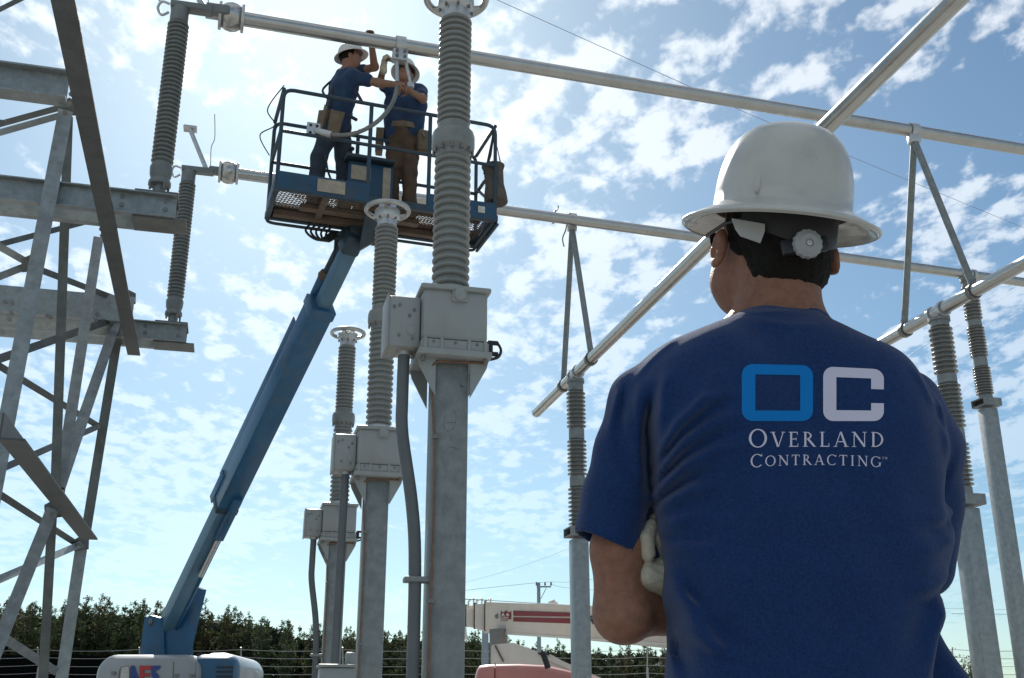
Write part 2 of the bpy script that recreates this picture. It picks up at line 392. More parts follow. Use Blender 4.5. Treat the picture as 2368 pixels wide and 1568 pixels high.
    def build(s, name, m, parent, relax=1):
        pos, Q = s.mesh(); Q = Q[(Q >= 0).all(1)]
        for _ in range(relax):                                   # light smoothing
            acc = np.zeros_like(pos); n = np.zeros(len(pos))
            for a, b in ((0, 1), (1, 2), (2, 3), (3, 0)):
                np.add.at(acc, Q[:, a], pos[Q[:, b]]); np.add.at(n, Q[:, a], 1); np.add.at(acc, Q[:, b], pos[Q[:, a]]); np.add.at(n, Q[:, b], 1)
            pos = pos * .5 + .5 * acc / np.maximum(n, 1)[:, None]
        org = np.array(WORG[parent.name])
        me = bpy.data.meshes.new(name); me.from_pydata((pos - org).tolist(), [], Q.tolist()); me.materials.append(MATS[m]); me.update()
        me.polygons.foreach_set('use_smooth', [True] * len(me.polygons))
        o = bpy.data.objects.new(name, me); C.objects.link(o); o.parent = parent; WORG[o.name] = V(org)
        return o
# ------------------------------------------------------------------ ground
g = MB(); n = 40; R0 = 2500
g.add([(0, 0, 0)] + [(R0 * cos(2 * pi * i / n), R0 * sin(2 * pi * i / n), 0) for i in range(n)], [(0, i + 1, (i + 1) % n + 1) for i in range(n)])
tag(g.build('ground', 'gravel'), 'pale gravel yard under the whole substation', 'ground', kind='structure')

# ------------------------------------------------------------------ shared axes of the yard
G2 = V((cos(radians(15)), sin(radians(15)), 0)); G1 = V((-sin(radians(15)), cos(radians(15)), 0)); UZ = V((0, 0, 1))
ZL, ZH, RB = 5.3, 7.4, .07
def on_line(p, q, px):                         # point of line pq that shows at survey column px
    lo, hi = -.6, 1.4
    fpx = lambda t: (lambda s: CX + FPX * s.x / (s.y * CP + (s.z - H) * SP))(p.lerp(q, t))
    up = fpx(hi) > fpx(lo)
    for _ in range(60):
        m = (lo + hi) / 2
        if (fpx(m) < px) == up: lo = m
        else: hi = m
    return p.lerp(q, (lo + hi) / 2)

# ------------------------------------------------------------------ tubular buses
def bus(p, q, label, name='bus_tube', r=RB):
    d = (q - p).normalized()
    m = MB().tube(p, q, r, 28, caps=False)
    for e, s in ((p, -1), (q, 1)):
        m.lathe([(r, 0), (r * .96, r * .16), (r * .8, r * .3), (r * .35, r * .42), (.001, r * .44)], 28, e, d * s, caps=False)
    return tag(m.build(name, 'alu', None, 40, loc=p), label, 'bus tube', 'aluminium bus tubes')
B2a, B2b = atZ(560, 44, ZH), atZ(2367, 346, ZH); B2e = B2a.lerp(B2b, 1.35)
B1a, B1b = atZ(548, 402, ZH), atZ(2367, 653, ZH); B1e = B1a.lerp(B1b, 1.3)
Aa, Ab = atZ(1240, 954, ZL), atZ(2208, 0, ZL); Ae = Aa.lerp(Ab, 1.25)
Cc, Cd = atZ(2020, 804, ZL), atZ(2367, 609, ZL); Ca = Cd.lerp(Cc, 1.9); Ce = Ca.lerp(Cd, 1.5)
bus(B2a, B2e, 'long aluminium bus tube the two men in the basket are working on')
bus(B1a, B1e, 'long aluminium bus tube passing behind the lift basket')
bus(Aa, Ae, 'aluminium bus tube with free end slanting up past the white hard hat')
bus(Ca, Ce, 'aluminium bus tube slanting out to the right above the man\'s shoulder')

# ------------------------------------------------------------------ A-frame struts between high and low bus
def strut(apex, f1, f2, label, ties=False):
    top = apex - UZ * RB; t = thing('bus_strut', label, 'strut', apex, 'A-frame bus struts')
    for f in (f1, f2):
        m = MB().tube(top - UZ * .05, f + UZ * (RB + .02), .038, 16); m.build('strut_leg', 'galv', t)
        d = (Ab - Aa).normalized()
        cl = MB().lathe([(RB + .004, -.03), (RB + .018, -.03), (RB + .018, .03), (RB + .004, .03)], 20, f, d, caps=False).box(f + UZ * (RB + .03), (.07, .07, .07), None, .008)
        cl.build('foot_clamp', 'bolt', t)
    db = (B2b - B2a).normalized()
    k = MB().lathe([(RB + .004, -.05), (RB + .02, -.05), (RB + .02, .05), (RB + .004, .05)], 20, apex, db, caps=False).box(top - UZ * .03, (.13, .11, .12), None, .012)
    k.build('apex_clamp', 'alu_cast', t)
    if ties:
        for s in (-.26, -.05):
            c = apex + db * s
            pts = [c + (UZ * cos(a) + db.cross(UZ) * sin(a)) * (RB + .012) for a in np.linspace(0, 2 * pi, 14)]
            pts += [c + UZ * (RB + .05) + db * .05, c + UZ * (RB + .11) + db * .07] if s < -.1 else [c - UZ * .16 - db * .04, c - UZ * .30 - db * .09, c - UZ * .42 - db * .07]
            MB().path(smooth_curve(pts, 3), .009, 6).build('tie_rope', 'bolt', t)
    return t
f1, f2 = on_line(Aa, Ab, 1303), on_line(Aa, Ab, 1366)
strut(atY(1322, 508, (f1.y + f2.y) / 2), f1, f2, 'slim A-frame strut on the tube with the free end, rope tied at its apex', True)
f3, f4 = on_line(Cc, Cd, 2093), on_line(Cc, Cd, 2250)
strut(on_line(B2a, B2b, 2110), f3, f4, 'slim A-frame strut at the right, under the upper tube')

# ------------------------------------------------------------------ insulators
def shed_profile(z0, z1, n, rc, rs, th=.4):
    """stack of rounded porcelain sheds between z0 and z1"""
    p = [(rc, z0)]; P = (z1 - z0) / n
    for i in range(n):
        a = z0 + i * P
        p += [(rc, a + P * .18), (rc + (rs - rc) * .55, a + P * (.5 - th * .42)), (rs * .985, a + P * (.5 - th * .26)), (rs, a + P * .5 - P * th * .05), (rs * .985, a + P * (.5 + th * .2)),
              (rc + (rs - rc) * .5, a + P * (.5 + th * .55)), (rc, a + P * .9)]
    return p + [(rc, z1)]
def post_stand(xy, ztop, ys, yplate, label, width, rs, pm='porcelain_brown', nsh=9):
    Y = xy.y; base = V((xy.x, xy.y, 0))
    t = thing('post_insulator', label, 'insulator', base, 'bus support insulators')
    zp = zat(Y, yplate)
    R = Matrix.Rotation(radians(15), 3, 'Z')
    MB().box(base + UZ * (zp / 2 - .02), (width, width, zp - .04), R, width * .07).build('steel_post', 'galv_bright', t)
    # cap: open-ended rectangular tube lying across the post
    m = MB(); a, b, th, l = width * 1.5, .11, .012, width * 1.42
    for s in (-1, 1):
        m.box(base + UZ * (zp + .045 + s * (b / 2 - th / 2)), (a, l, th), R)
        m.box(base + UZ * (zp + .045) + R @ V((0, s * (l / 2 - th / 2), 0)), (a, th, b - 2 * th), R)
    m.build('cap_tube', 'galv', t)
    MB().box(base + UZ * (zp + .045), (a * .6, l - 3 * th, b - 3 * th), R).build('cap_dark_fill', 'dark_hole', t)  # dark block added inside the open tube as its shaded hollow
    MB().box(base + UZ * .012, (width * 1.8, width * 1.8, .024), R).build('base_plate', 'galv', t)
    z = zp + .101; rc = rs * .74
    for i, (ya, yb) in enumerate(reversed(ys)):
        zb, zt = zat(Y, yb), zat(Y, ya)
        MB().lathe([(rc * 1.0, z), (rc * 1.08, z + .005), (rc * 1.08, zb - .012), (rc * .95, zb)], 24, base).build('metal_collar', 'galv', t)
        MB().lathe(shed_profile(zb, zt, nsh, rc * .9, rs, .36), 28, base).build('porcelain_unit', pm, t, 60)
        z = zt
    MB().lathe([(rc, z), (rc * 1.08, z + .006), (rc * 1.08, ztop - RB - .05), (rc * 1.25, ztop - RB - .05), (rc * 1.25, ztop - RB - .012), (rc * .5, ztop - RB - .012)], 24, base).build('top_collar', 'galv', t)
    m = MB()
    d = (Ab - Aa).normalized() if ztop < 6 else (B2b - B2a).normalized()
    for s in (-.1, .1):
        m.lathe([(RB + .003, -.022), (RB + .02, -.022), (RB + .02, .022), (RB + .003, .022)], 22, V((xy.x, xy.y, ztop)) + d * s, d, caps=False)
    m.box(V((xy.x, xy.y, ztop - RB - .006)), (.17, .17, .03), R, .006)
    m.build('bus_clamp', 'alu_cast', t)
    return t
pa = on_line(Aa, Ab, 1330)
post_stand(pa, ZL, [(906, 991), (1017, 1101), (1127, 1217)], 1240, 'grey stacked insulator on square post under the free tube end', .20, .125)
pc = on_line(Cc, Cd, 2168)
post_stand(pc, ZL, [(758, 866), (889, 991), (1024, 1126)], 1168, 'nearer brown-grey ribbed insulator on square post beside the man\'s right arm', .21, .128, nsh=10)
pb = on_line(B1a, B1b, 2236)
post_stand(pb, ZH, [(664, 741), (757, 827), (850, 914)], 940, 'farther ribbed insulator on a tall square post at the right edge', .20, .125, nsh=10)

# ------------------------------------------------------------------ instrument transformers (three in a row)
RZ = Matrix.Rotation(radians(14), 3, 'Z')
def transformer(base, label, conduit):
    t = thing('instrument_transformer', label, 'transformer', base, 'instrument transformers standing in a row')
    B = V(base); lp = lambda x, y, z: B + RZ @ V((x, y, z))
    MB().box(lp(0, 0, 1.43), (.19, .19, 2.80), RZ, .014).build('steel_column', 'galv', t)
    MB().box(lp(0, 0, .015), (.42, .42, .03), RZ, .004).build('base_plate', 'galv', t)
    m = MB().box(lp(0, 0, 2.845), (.40, .40, .03), RZ, .004)
    m.build('mounting_plate', 'tank_paint', t)
    for sx in (-1, 1):
        for sy in (-1, 1):
            q = MB(); x0, x1 = sx * .095, sx * .195; y = sy * .13
            q.prism([lp(x0, y, 2.83), lp(x1, y, 2.83), lp(x1 - sx * .01, y, 2.79), lp(x0, y, 2.62)], RZ @ V((0, .012, 0)))
            q.build('gusset', 'tank_paint', t)
    m = MB().box(lp(0, 0, 2.885), (.372, .372, .05), RZ, .01)
    for sx in (-.165, -.075, .075, .165): m.box(lp(sx, -.186, 2.885), (.016, .016, .055), RZ)
    m.build('tank_rim', 'tank_paint', t)
    MB().box(lp(0, 0, 3.035), (.36, .36, .25), RZ, .022).build('tank', 'tank_paint', t)
    MB().box(lp(0, 0, 3.168), (.392, .392, .026), RZ, .009).build('lid', 'tank_paint', t)
    MB().lathe([(.034, 0), (.034, .018), (.028, .024), (.001, .024)], 18, lp(.02, -.18, 3.135), RZ @ V((0, -1, 0)), caps=False).box(lp(.02, -.184, 3.13), (.085, .012, .062), RZ, .005).build('lid_boss', 'tank_paint', t)
    b = MB().box(lp(-.272, -.02, 3.0), (.175, .21, .25), RZ, .01); b.box(lp(-.362, -.02, 3.0), (.012, .222, .262), RZ, .003)
    tb = b.build('terminal_box', 'tank_paint', t)
    k = MB()
    for x, z in ((-.30, 3.08), (-.33, 3.07), (-.22, 3.06), (-.245, 3.03), (-.30, 2.93), (-.225, 2.92)):
        k.lathe([(.0085, 0), (.0085, .007), (.001, .008)], 8, lp(x, -.124, z), RZ @ V((0, -1, 0)), caps=False)
    k.each('cover_screw', 'bolt', tb)
    MB().lathe([(.022, 0), (.022, .005), (.017, .006), (.001, .006)], 16, lp(-.235, -.124, 2.955), RZ @ V((0, -1, 0)), caps=False).build('knockout', 'tank_paint', tb)
    k = MB()
    for x in (-.12, 0, .12): k.lathe([(.007, 0), (.007, .008), (.001, .008)], 8, lp(x, -.188, 2.895), RZ @ V((0, -1, 0)), caps=False)
    for x, z in ((.06, 2.70),): k.lathe([(.01, 0), (.01, .008), (.001, .008)], 8, lp(x, -.1, z), RZ @ V((0, -1, 0)), caps=False)
    for x in (-.17, .17):
        for y in (-.17, .17): k.tube(lp(x, y, 2.80), lp(x, y, 2.835), .012, 8)
    k.each('bolt', 'bolt', t)
    # ground cleat on the right side
    MB().box(lp(.205, -.1, 2.90), (.035, .05, .07), RZ, .006).tube(lp(.2, -.1, 2.935), lp(.255, -.1, 2.935), .012, 8).tube(lp(.2, -.1, 2.88), lp(.255, -.1, 2.88), .012, 8).path(smooth_curve([lp(.25, -.1, 2.94), lp(.27, -.11, 2.90), lp(.25, -.12, 2.86), lp(.19, -.13, 2.84)], 5), .008, 6).build('ground_cleat', 'black_rubber', t)
    c = MB().path(smooth_curve([lp(.19, -.13, 2.822), lp(0, -.135, 2.815), lp(-.10, -.13, 2.80), lp(-.112, -.112, 2.70), lp(-.085, -.112, 2.2), lp(-.09, -.112, 1.2), lp(-.09, -.112, .05)], 8), .007, 7)
    gc = c.build('ground_cable', 'copper', t)
    k = MB()
    for z in (2.40, 1.55, .7): k.box(lp(-.088, -.116, z), (.036, .016, .022), RZ, .003)
    k.each('cable_clip', 'bolt', gc)
    # porcelain
    MB().lathe([(.104, 3.178), (.104, 3.21), (.092, 3.225)], 28, B).build('bottom_collar', 'alu_cast', t)
    MB().lathe(shed_profile(3.222, 3.935, 17, .086, .108, .62), 32, B).build('lower_porcelain', 'porcelain', t, 60)
    MB().lathe([(.088, 3.93), (.098, 3.94), (.098, 3.965), (.124, 3.985), (.128, 4.0), (.128, 4.06), (.122, 4.075), (.122, 4.08), (.098, 4.10), (.096, 4.135), (.086, 4.145)], 32, B).build('middle_flange', 'porcelain', t)
    k = MB()
    for i in range(12):
        a = 2 * pi * i / 12; k.tube(B + V((cos(a) * .115, sin(a) * .115, 3.955)), B + V((cos(a) * .115, sin(a) * .115, 3.99)), .0085, 8)
    k.each('bolt', 'bolt', t)
    MB().lathe(shed_profile(4.14, 4.845, 18, .080, .101, .62), 32, B).build('upper_porcelain', 'porcelain', t, 60)
    MB().lathe([(.078, 4.84), (.086, 4.85), (.086, 4.90), (.105, 4.915), (.112, 4.93), (.112, 4.99), (.10, 5.0), (.05, 5.02), (.02, 5.02)], 30, B).build('top_cap', 'alu_cast', t)
    k = MB()
    for i in range(8):
        a = 2 * pi * i / 8 + .2; k.tube(B + V((cos(a) * .1, sin(a) * .1, 4.895)), B + V((cos(a) * .1, sin(a) * .1, 4.92)), .008, 8)
    k.each('bolt', 'bolt', t)
    ring = MB().path([B + V((cos(a) * .185, sin(a) * .185, 5.0)) for a in np.linspace(0, 2 * pi, 48, endpoint=False)], .022, 12, closed=True)
    for a in (.5, .5 + 2 * pi / 3, .5 + 4 * pi / 3): ring.tube(B + V((cos(a) * .1, sin(a) * .1, 4.97)), B + V((cos(a) * .175, sin(a) * .175, 4.995)), .011, 8)
    ring.build('corona_ring', 'alu', t, 60)
    k = MB()
    for s in (-1, 1): k.box(lp(s * .05, 0, 5.045), (.05, .012, .05), RZ)
    k.box(lp(0, 0, 5.065), (.15, .012, .012), RZ); k.build('terminal_pad', 'alu_cast', t)
    if conduit == 'bent':
        pts = smooth_curve([lp(-.255, -.03, 2.90), lp(-.256, -.03, 2.62), lp(-.25, -.04, 2.42), lp(-.19, -.05, 2.05), lp(-.165, -.05, 1.75), lp(-.16, -.05, 1.2), lp(-.16, -.05, .03)], 7)
    else:
        pts = [lp(-.255, -.03, 2.90), lp(-.262, -.05, 1.9), lp(-.272, -.09, 1.0), lp(-.275, -.09, .03)]
    cd = MB().path(pts, .033, 16); cd.build('conduit', 'conduit', t, 60)
    MB().lathe([(.034, 0), (.043, 0), (.043, .035), (.034, .035)], 16, lp(-.255, -.03, 2.855), caps=False).build('conduit_nut', 'alu_cast', t)
    if conduit == 'bent':
        MB().box(lp(-.145, -.05, 1.66), (.15, .085, .028), RZ, .006).build('conduit_clamp', 'galv', t)
    def stretch(o):                                       # head proportions
        if o.data:
            for v in o.data.vertices:
                z = v.co.z
                if z > 4.05: v.co.z = 4.253 + (z - 4.05) * 1.05
                elif z > 2.82: v.co.z = 2.82 + (z - 2.82) * 1.165
        for c in o.children: stretch(c)
    stretch(t)
    return t
tn = atZ(1035, 900, 2.4); tm = V((0, 8.6, 0)); 
pn = atY(1040, 712, 5.8); pm_ = atY(873, 1035, 8.8); pf = atY(782, 1200, 12.02)
tnear = transformer((pn.x, pn.y, 0), 'nearest and largest ribbed transformer, its top out of the frame', 'bent')
transformer((pm_.x, pm_.y, 0), 'middle ribbed transformer with its ring overlapping the lift basket', 'straight')
transformer((pf.x, pf.y, 0), 'farthest and smallest ribbed transformer beside the blue boom', 'bent')

# grease-pencil marks on the nearest column
def mark(pts): 
    bx = V((pn.x, pn.y, 0)); nf = RZ @ V((0, -1, 0)); o = []
    for x, y in pts:
        d = ray(x, y); t_ = ((bx + nf * .0955) - O0).dot(nf) / d.dot(nf); o.append(O0 + d * t_ + nf * .0004)
    return o
for pl in ([(1029, 963), (1026, 986), (1033, 996), (1046, 992), (1053, 975), (1054, 958), (1048, 949)], [(1032, 976), (1053, 978)], [(1041, 1007), (1043, 1020)], [(1037, 1032), (1052, 1036), (1064, 1039)]):
    MB().path(smooth_curve(mark(pl), 4) if len(pl) > 2 else mark(pl), .0011, 5).build('pencil_mark', 'bolt', tnear)

# junction cabinet on the ground beside the row
pk = atY(777, 1560, 8.0)
t = thing('junction_cabinet', 'low grey cabinet top at the foot of the middle transformer', 'cabinet', (pk.x, pk.y, 0))
zc_ = zat(8.0, 1545)
MB().box((pk.x, pk.y, zc_ / 2), (.24, .2, zc_), RZ, .012).build('cabinet_body', 'tank_paint', t)
MB().box((pk.x, pk.y, zc_ + .012), (.265, .225, .02), RZ, .005).build('cabinet_lid', 'tank_paint', t)
MB().box(V((pk.x, pk.y, zc_)) + RZ @ V((.10, .06, .06)), (.07, .08, .1), RZ, .008).build('junction_box', 'tank_paint', t)

# ------------------------------------------------------------------ switch insulators on the lattice frame and bus end bells
def switch_insulator(px, pyt, pyb, cut, label):
    top = atZ(px, pyt, ZH - .06); base = V((top.x, top.y, zat(top.y, pyb)))
    t = thing('switch_insulator', label, 'insulator', base, 'tall switch insulators on the lattice frame')
    h = ZH - .06 - base.z
    MB().lathe([(.055, -.12), (.055, 0), (.05, .04)], 14, base).build('stud', 'galv', t)
    MB().lathe([(.07, .02), (.098, .03), (.098, .06), (.082, .09), (.094, .13), (.10, .2), (.085, .24), (.078, .26)], 24, base).build('bottom_cap', 'porcelain_dark', t)
    k = MB()
    for i in range(4):
        a = pi / 4 + i * pi / 2; k.tube(base + V((cos(a) * .086, sin(a) * .086, -.03)), base + V((cos(a) * .086, sin(a) * .086, .05)), .011, 8)
    k.each('bolt', 'bolt', t)
    MB().lathe(shed_profile(.25, h - .17, 33, .070, .098, .55), 28, base).build('porcelain_stack', 'porcelain_dark', t, 60)
    MB().lathe([(.07, h - .175), (.084, h - .17), (.084, h - .02), (.07, h)], 24, base).build('top_cap', 'porcelain_dark', t)
    T = base + UZ * h
    arm = MB().box(T + G2 * .10 + UZ * .02, (.38, .13, .06), RZ, .012).box(T + G2 * .34 + UZ * .045, (.22, .10, .09), RZ, .015)
    arm.build('terminal_arm', 'porcelain_dark', t)
    blade = MB()
    a0 = T + G2 * .20 + UZ * .05; a1 = a0 - G2 * .24 + UZ * .52
    for s in (-1, 1): blade.tube(a0 + G1 * .035 * s, a1 + G1 * .035 * s, .022, 10)
    for j in range(5):
        c = a0.lerp(a1, .12 + j * .2); blade.box(c, (.03, .1, .03), RZ)
    blade.box(a1 + UZ * .01, (.16, .14, .035), RZ, .008)
    blade.build('switch_jaw', 'alu_cast', t)
    hp = [T - G2 * .10 + UZ * .03, T - G2 * .17 + UZ * .045, T - G2 * .2 - UZ * .03, T - G2 * .16 - UZ * .10, T - G2 * .10 - UZ * .06]
    MB().path(smooth_curve(hp, 5), .013, 8).path(smooth_curve([T - G2 * .17 + UZ * .03, T - G2 * .22 + UZ * .10, T - G2 * .21 + UZ * .26], 5), .010, 8).build('arcing_horn', 'alu_cast', t)
    MB().path(smooth_curve([a0 + G2 * .05, a0 + G2 * .03 + UZ * .3, a0 + G2 * .06 + UZ * .45, a0 + G2 * .03 + UZ * .78], 5), .006, 6).build('whip_rod', 'alu_cast', t)
    # bell on the bus end
    b = cut; d = G2.copy()
    be = thing('bus_end_bell', 'polished round bell on the end of the ' + ('upper' if px < 425 else 'lower') + ' bus at the left', 'bus fitting', b, 'bells on the bus ends')
    r = .135
    MB().lathe([(.06, -.115), (r * .75, -.10), (r * .98, -.05), (r * 1.05, 0), (r * .98, .05), (r * .75, .10), (.075, .115)], 28, b - d * .10, d).build('bell_shell', 'alu', be, 70)
    for s in (-1, 1):
        MB().lathe([(.07, -.014), (r * .98, -.014), (r * 1.02, 0), (r * .98, .014), (.07, .014)], 28, b - d * (.10 - s * .105), d).build('bell_rim', 'alu_cast', be)
    MB().tube(b - d * .34, b - d * .2, .05, 16).build('bell_stem', 'alu_cast', be)
    return base
s1 = switch_insulator(417, 20, 437, B2a, 'tall dark ribbed insulator holding the upper bus at the left')
s2 = switch_insulator(437, 396, 735, B1a, 'tall dark ribbed insulator holding the lower bus at the left')

# ------------------------------------------------------------------ lattice switch frame (left)
org = V((-4.2, 9.6, 0))
tw = thing('lattice_frame', 'galvanised steel lattice frame carrying the two dark insulators', 'steel frame', org)
def member(x1, y1, Y1, x2, y2, Y2, wpx, m='lattice', name='brace', flip=1, deep=None, ext=0):
    p, q = atY(x1, y1, Y1), atY(x2, y2, Y2); mid_ = (p + q) / 2
    if ext: q = q + (q - p).normalized() * ext
    wd = wpx * mpx(mid_); to = (O0 - mid_).normalized(); d = (q - p).normalized(); side = d.cross(to).normalized() * flip
    off = -side * wd / 2
    MB().angle(p + off, q + off, wd, max(.006, wd * .09), side, -to, deep or wd).build(name, m, tw)
def down(x1, y1, Y, x2, y2): pass
member(152, 255, 8.45, 18, 961, 8.05, 34, 'lattice_sunlit', 'leg', ext=3.2)
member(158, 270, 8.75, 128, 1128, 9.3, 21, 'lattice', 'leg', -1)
member(228, 548, 10.4, 138, 1125, 9.35, 24, 'lattice_sunlit', 'leg')
member(272, 735, 11.75, 136, 1130, 9.4, 24, 'lattice_sunlit', 'brace')
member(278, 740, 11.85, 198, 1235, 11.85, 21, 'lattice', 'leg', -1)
member(190, 1252, 11.8, 138, 1600, 11.8, 27, 'lattice_sunlit', 'leg', ext=1.0)
member(122, 1176, 9.25, -20, 1530, 8.6, 30, 'lattice_sunlit', 'brace', ext=.7)
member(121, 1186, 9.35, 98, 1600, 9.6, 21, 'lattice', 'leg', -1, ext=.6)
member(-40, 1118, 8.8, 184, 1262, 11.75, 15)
member(-40, 1356, 8.8, 192, 1256, 11.75, 17, 'lattice_sunlit')
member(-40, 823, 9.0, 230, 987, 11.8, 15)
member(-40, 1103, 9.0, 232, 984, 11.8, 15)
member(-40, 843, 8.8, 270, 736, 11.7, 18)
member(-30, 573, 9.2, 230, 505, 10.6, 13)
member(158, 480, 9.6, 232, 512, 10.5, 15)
member(-40, 548, 9.0, 74, 613, 9.2, 17, 'lattice_sunlit'); member(-40, 655, 9.0, 74, 610, 9.25, 17, 'lattice_sunlit')
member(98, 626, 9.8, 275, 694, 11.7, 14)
member(-40, 298, 8.6, 150, 246, 8.7, 14); member(-40, 318, 8.5, 158, 262, 8.6, 15, 'lattice_sunlit')
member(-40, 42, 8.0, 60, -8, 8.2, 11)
member(-10, 1463, 8.8, 132, 1554, 11.2, 20, 'lattice_sunlit')
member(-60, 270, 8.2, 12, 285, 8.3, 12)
# long horizontal angles under the beams and at mid height
def hmember(x1, y1, x2, y2, Z, wpx1, name, m):
    p, q = atZ(x1, y1, Z), atZ(x2, y2, Z); d = (q - p).normalized(); side = d.cross(UZ)
    wd = wpx1
    MB().angle(p - side * wd * .5, q - side * wd * .5, wd * .9, .014, side, UZ, wd * 1.0).build(name, m, tw)
hmember(140, -40, 311, 822, 4.98, .155, 'long_angle', 'lattice_shaded')
hmember(30, 1018, 208, 1248, 2.62, .17, 'long_angle', 'lattice_shaded')
# beams: I-section and paired channels, running along the switch axis
def beam(endpx, endpy, Y, hgt, wid, length, kind, name, m):
    e = atY(endpx, endpy, Y); a = e - G2 * length
    b = MB()
    if kind == 'i': b.ibeam(a, e, hgt, wid, .016)
    else:
        b.channel(a, e, hgt, wid, .012, -G1); 
    return b.build(name, m, tw), e
z1b = s1.z - .10; z2b = s2.z - .10
def xbeam(s, over, hgt, name):
    e = V((s.x, s.y, s.z - .12 - hgt / 2)) + G2 * over; a = e - G2 * 4.2
    MB().channel(a - G1 * .11, e - G1 * .11, hgt, .07, .012, -G1).build(name, 'galv_bright', tw)
    MB().channel(a + G1 * .11 , e + G1 * .11 , hgt, .07, .012, G1).build(name, 'lattice_sunlit', tw)
    MB().box(a.lerp(e, .97) - UZ * (hgt / 2 + .008), (.45, .30, .014), RZ).box(s - UZ * .112, (.36, .36, .016), RZ).build('tie_plate', 'lattice', tw)
    k = MB()
    for x in (-.36, .18 - over * 0):
        for z in (-.06, .02):
            k.lathe([(.022, 0), (.022, .018), (.001, .02)], 6, e - G2 * (.09 + (.36 if x < 0 else 0)) - G1 * .112 + UZ * (z + .04), -G1, caps=False)
    k.each('bolt', 'bolt', tw)
xbeam(s1, .17, .22, 'support_beam'); xbeam(s2, .17, .22, 'support_beam')
e0 = atY(158, 205, 8.3); MB().ibeam(e0 - G2 * 3.5, e0, .27, .18, .016).build('support_beam', 'galv_bright', tw)
e2 = atY(308, 716, 11.45); MB().channel(e2 - G2 * 4, e2, .30, .09, .014, G1).build('support_beam', 'galv_bright', tw)
k = MB()
for x, y, Y in ((12, 700, 11), (28, 702, 11), (26, 726, 11), (22, 740, 11), (110, 732, 11.05), (116, 735, 11.05), (225, 728, 11.3), (222, 741, 11.3), (288, 688, 11.4), (290, 714, 11.4)):
    p = atY(x, y, Y - .06); k.lathe([(.026, 0), (.026, .02), (.001, .022)], 6, p, -G1, caps=False)
for x, y, Y in ((165, 218, 8.2), (160, 240, 8.2), (150, 262, 8.25), (182, 275, 8.25), (120, 1190, 9.1), (190, 1262, 11.6), (180, 1258, 11.6), (70, 612, 9.05), (228, 986, 11.6), (236, 545, 10.3), (234, 530, 10.3)):
    p = atY(x, y, Y - .1); k.lathe([(.024, 0), (.024, .025), (.001, .027)], 6, p, (O0 - p), caps=False)
k.each('bolt', 'bolt', tw)
for x, y, Y, sz in ((160, 250, 8.5, .2), (124, 1180, 9.33, .2), (188, 1258, 11.72, .2), (70, 612, 9.15, .2), (296, 690, 11.6, .22)):
    p = atY(x, y, Y); d, a, b = frame(O0 - p)
    MB().prism([p + a * sz * .5 * c1 + b * sz * .5 * c2 for c1, c2 in ((-.8, -.5), (.6, -.8), (.8, .4), (.1, .9), (-.7, .6))], -d * .012).build('gusset_plate', 'lattice', tw)
# ------------------------------------------------------------------ boom lift
BZ = 5.7
nl, nr, fr = atZ(640, 421, BZ), atZ(1144, 497, BZ), atZ(1090, 556, BZ)
ex = (nr - nl).normalized(); ey = V((-ex.y, ex.x, 0)); BL = (nr - nl).length; BD = (fr - nr).dot(ey)
Bp = lambda u, v, z: nl + ex * (u * BL) + ey * (v * BD) + UZ * z      # basket coordinates: along, across, up (m)
RBk = Matrix((ex, ey, UZ)).transposed()
pivot = atT(388, 1440, 13.4); tip = atT(812, 560, 10.9)
lift = thing('boom_lift', 'blue telescopic boom lift with two men in its basket', 'boom lift', (pivot.x, pivot.y, 0))
ax = (tip - pivot).normalized(); sd_ = ax.cross(UZ).normalized(); upv = sd_.cross(ax).normalized()
RA = Matrix((ax, -sd_, upv)).transposed(); BLn = (tip - pivot).length
def boomsec(a, b, wdt, hgt, off_u, off_s, name, m, ch=.012):
    c = pivot + ax * ((a + b) / 2) + upv * off_u + sd_ * off_s
    return MB().box(c, (b - a, wdt, hgt), RA, ch).build(name, m, lift)
boomsec(-.2, BLn * .62, .16, .20, 0, 0, 'base_boom', 'lift_blue_pale')
boomsec(-.1, BLn * .5, .03, .17, -.035, -.092, 'boom_side_plate', 'lift_blue')
boomsec(BLn * .36, BLn * .86, .245, .26, .0, .0, 'middle_boom', 'lift_blue')
boomsec(BLn * .37, BLn * .85, .012, .03, -.02, -.127, 'boom_rib', 'lift_dark')
boomsec(BLn * .84, BLn * 1.0, .14, .15, -.01, -.01, 'fly_boom', 'lift_blue_pale')
boomsec(BLn * .845, BLn * .865, .27, .285, 0, .0, 'wear_collar', 'lift_blue')
boomsec(BLn * .352, BLn * .366, .26, .275, 0, .0, 'wear_collar', 'lift_dark')
boomsec(BLn * .285, BLn * .40, .10, .10, -.13, -.05, 'cylinder_bracket', 'lift_blue')
# cable carrier along the left of the boom and its long guard
boomsec(BLn * .44, BLn * .80, .06, .09, .165, .05, 'cable_carrier', 'lift_dark')
boomsec(BLn * .40, BLn * .80, .018, .14, .165, .112, 'carrier_guard', 'lift_blue')
boomsec(BLn * .345, BLn * .42, .02, .12, .12, .125, 'guard_end', 'lift_blue')
boomsec(BLn * .755, BLn * .785, .10, .10, .13, .0, 'carrier_bracket', 'rusty')
p0 = pivot + ax * BLn * .775 + upv * .15 + sd_ * .03; p1 = pivot + ax * BLn * .905 + upv * .17 + sd_ * .03; p2 = tip + upv * .15 + sd_ * .03 + ax * .02
MB().tube(p0, p1, .055, 16).build('leveling_cylinder', 'lift_blue', lift)
MB().tube(p1 - ax * .03, p2, .032, 14).build('cylinder_rod', 'lift_dark', lift)
MB().lathe([(.055, -.04), (.066, 0), (.05, .05)], 14, p1, ax).build('cylinder_gland', 'rusty', lift)
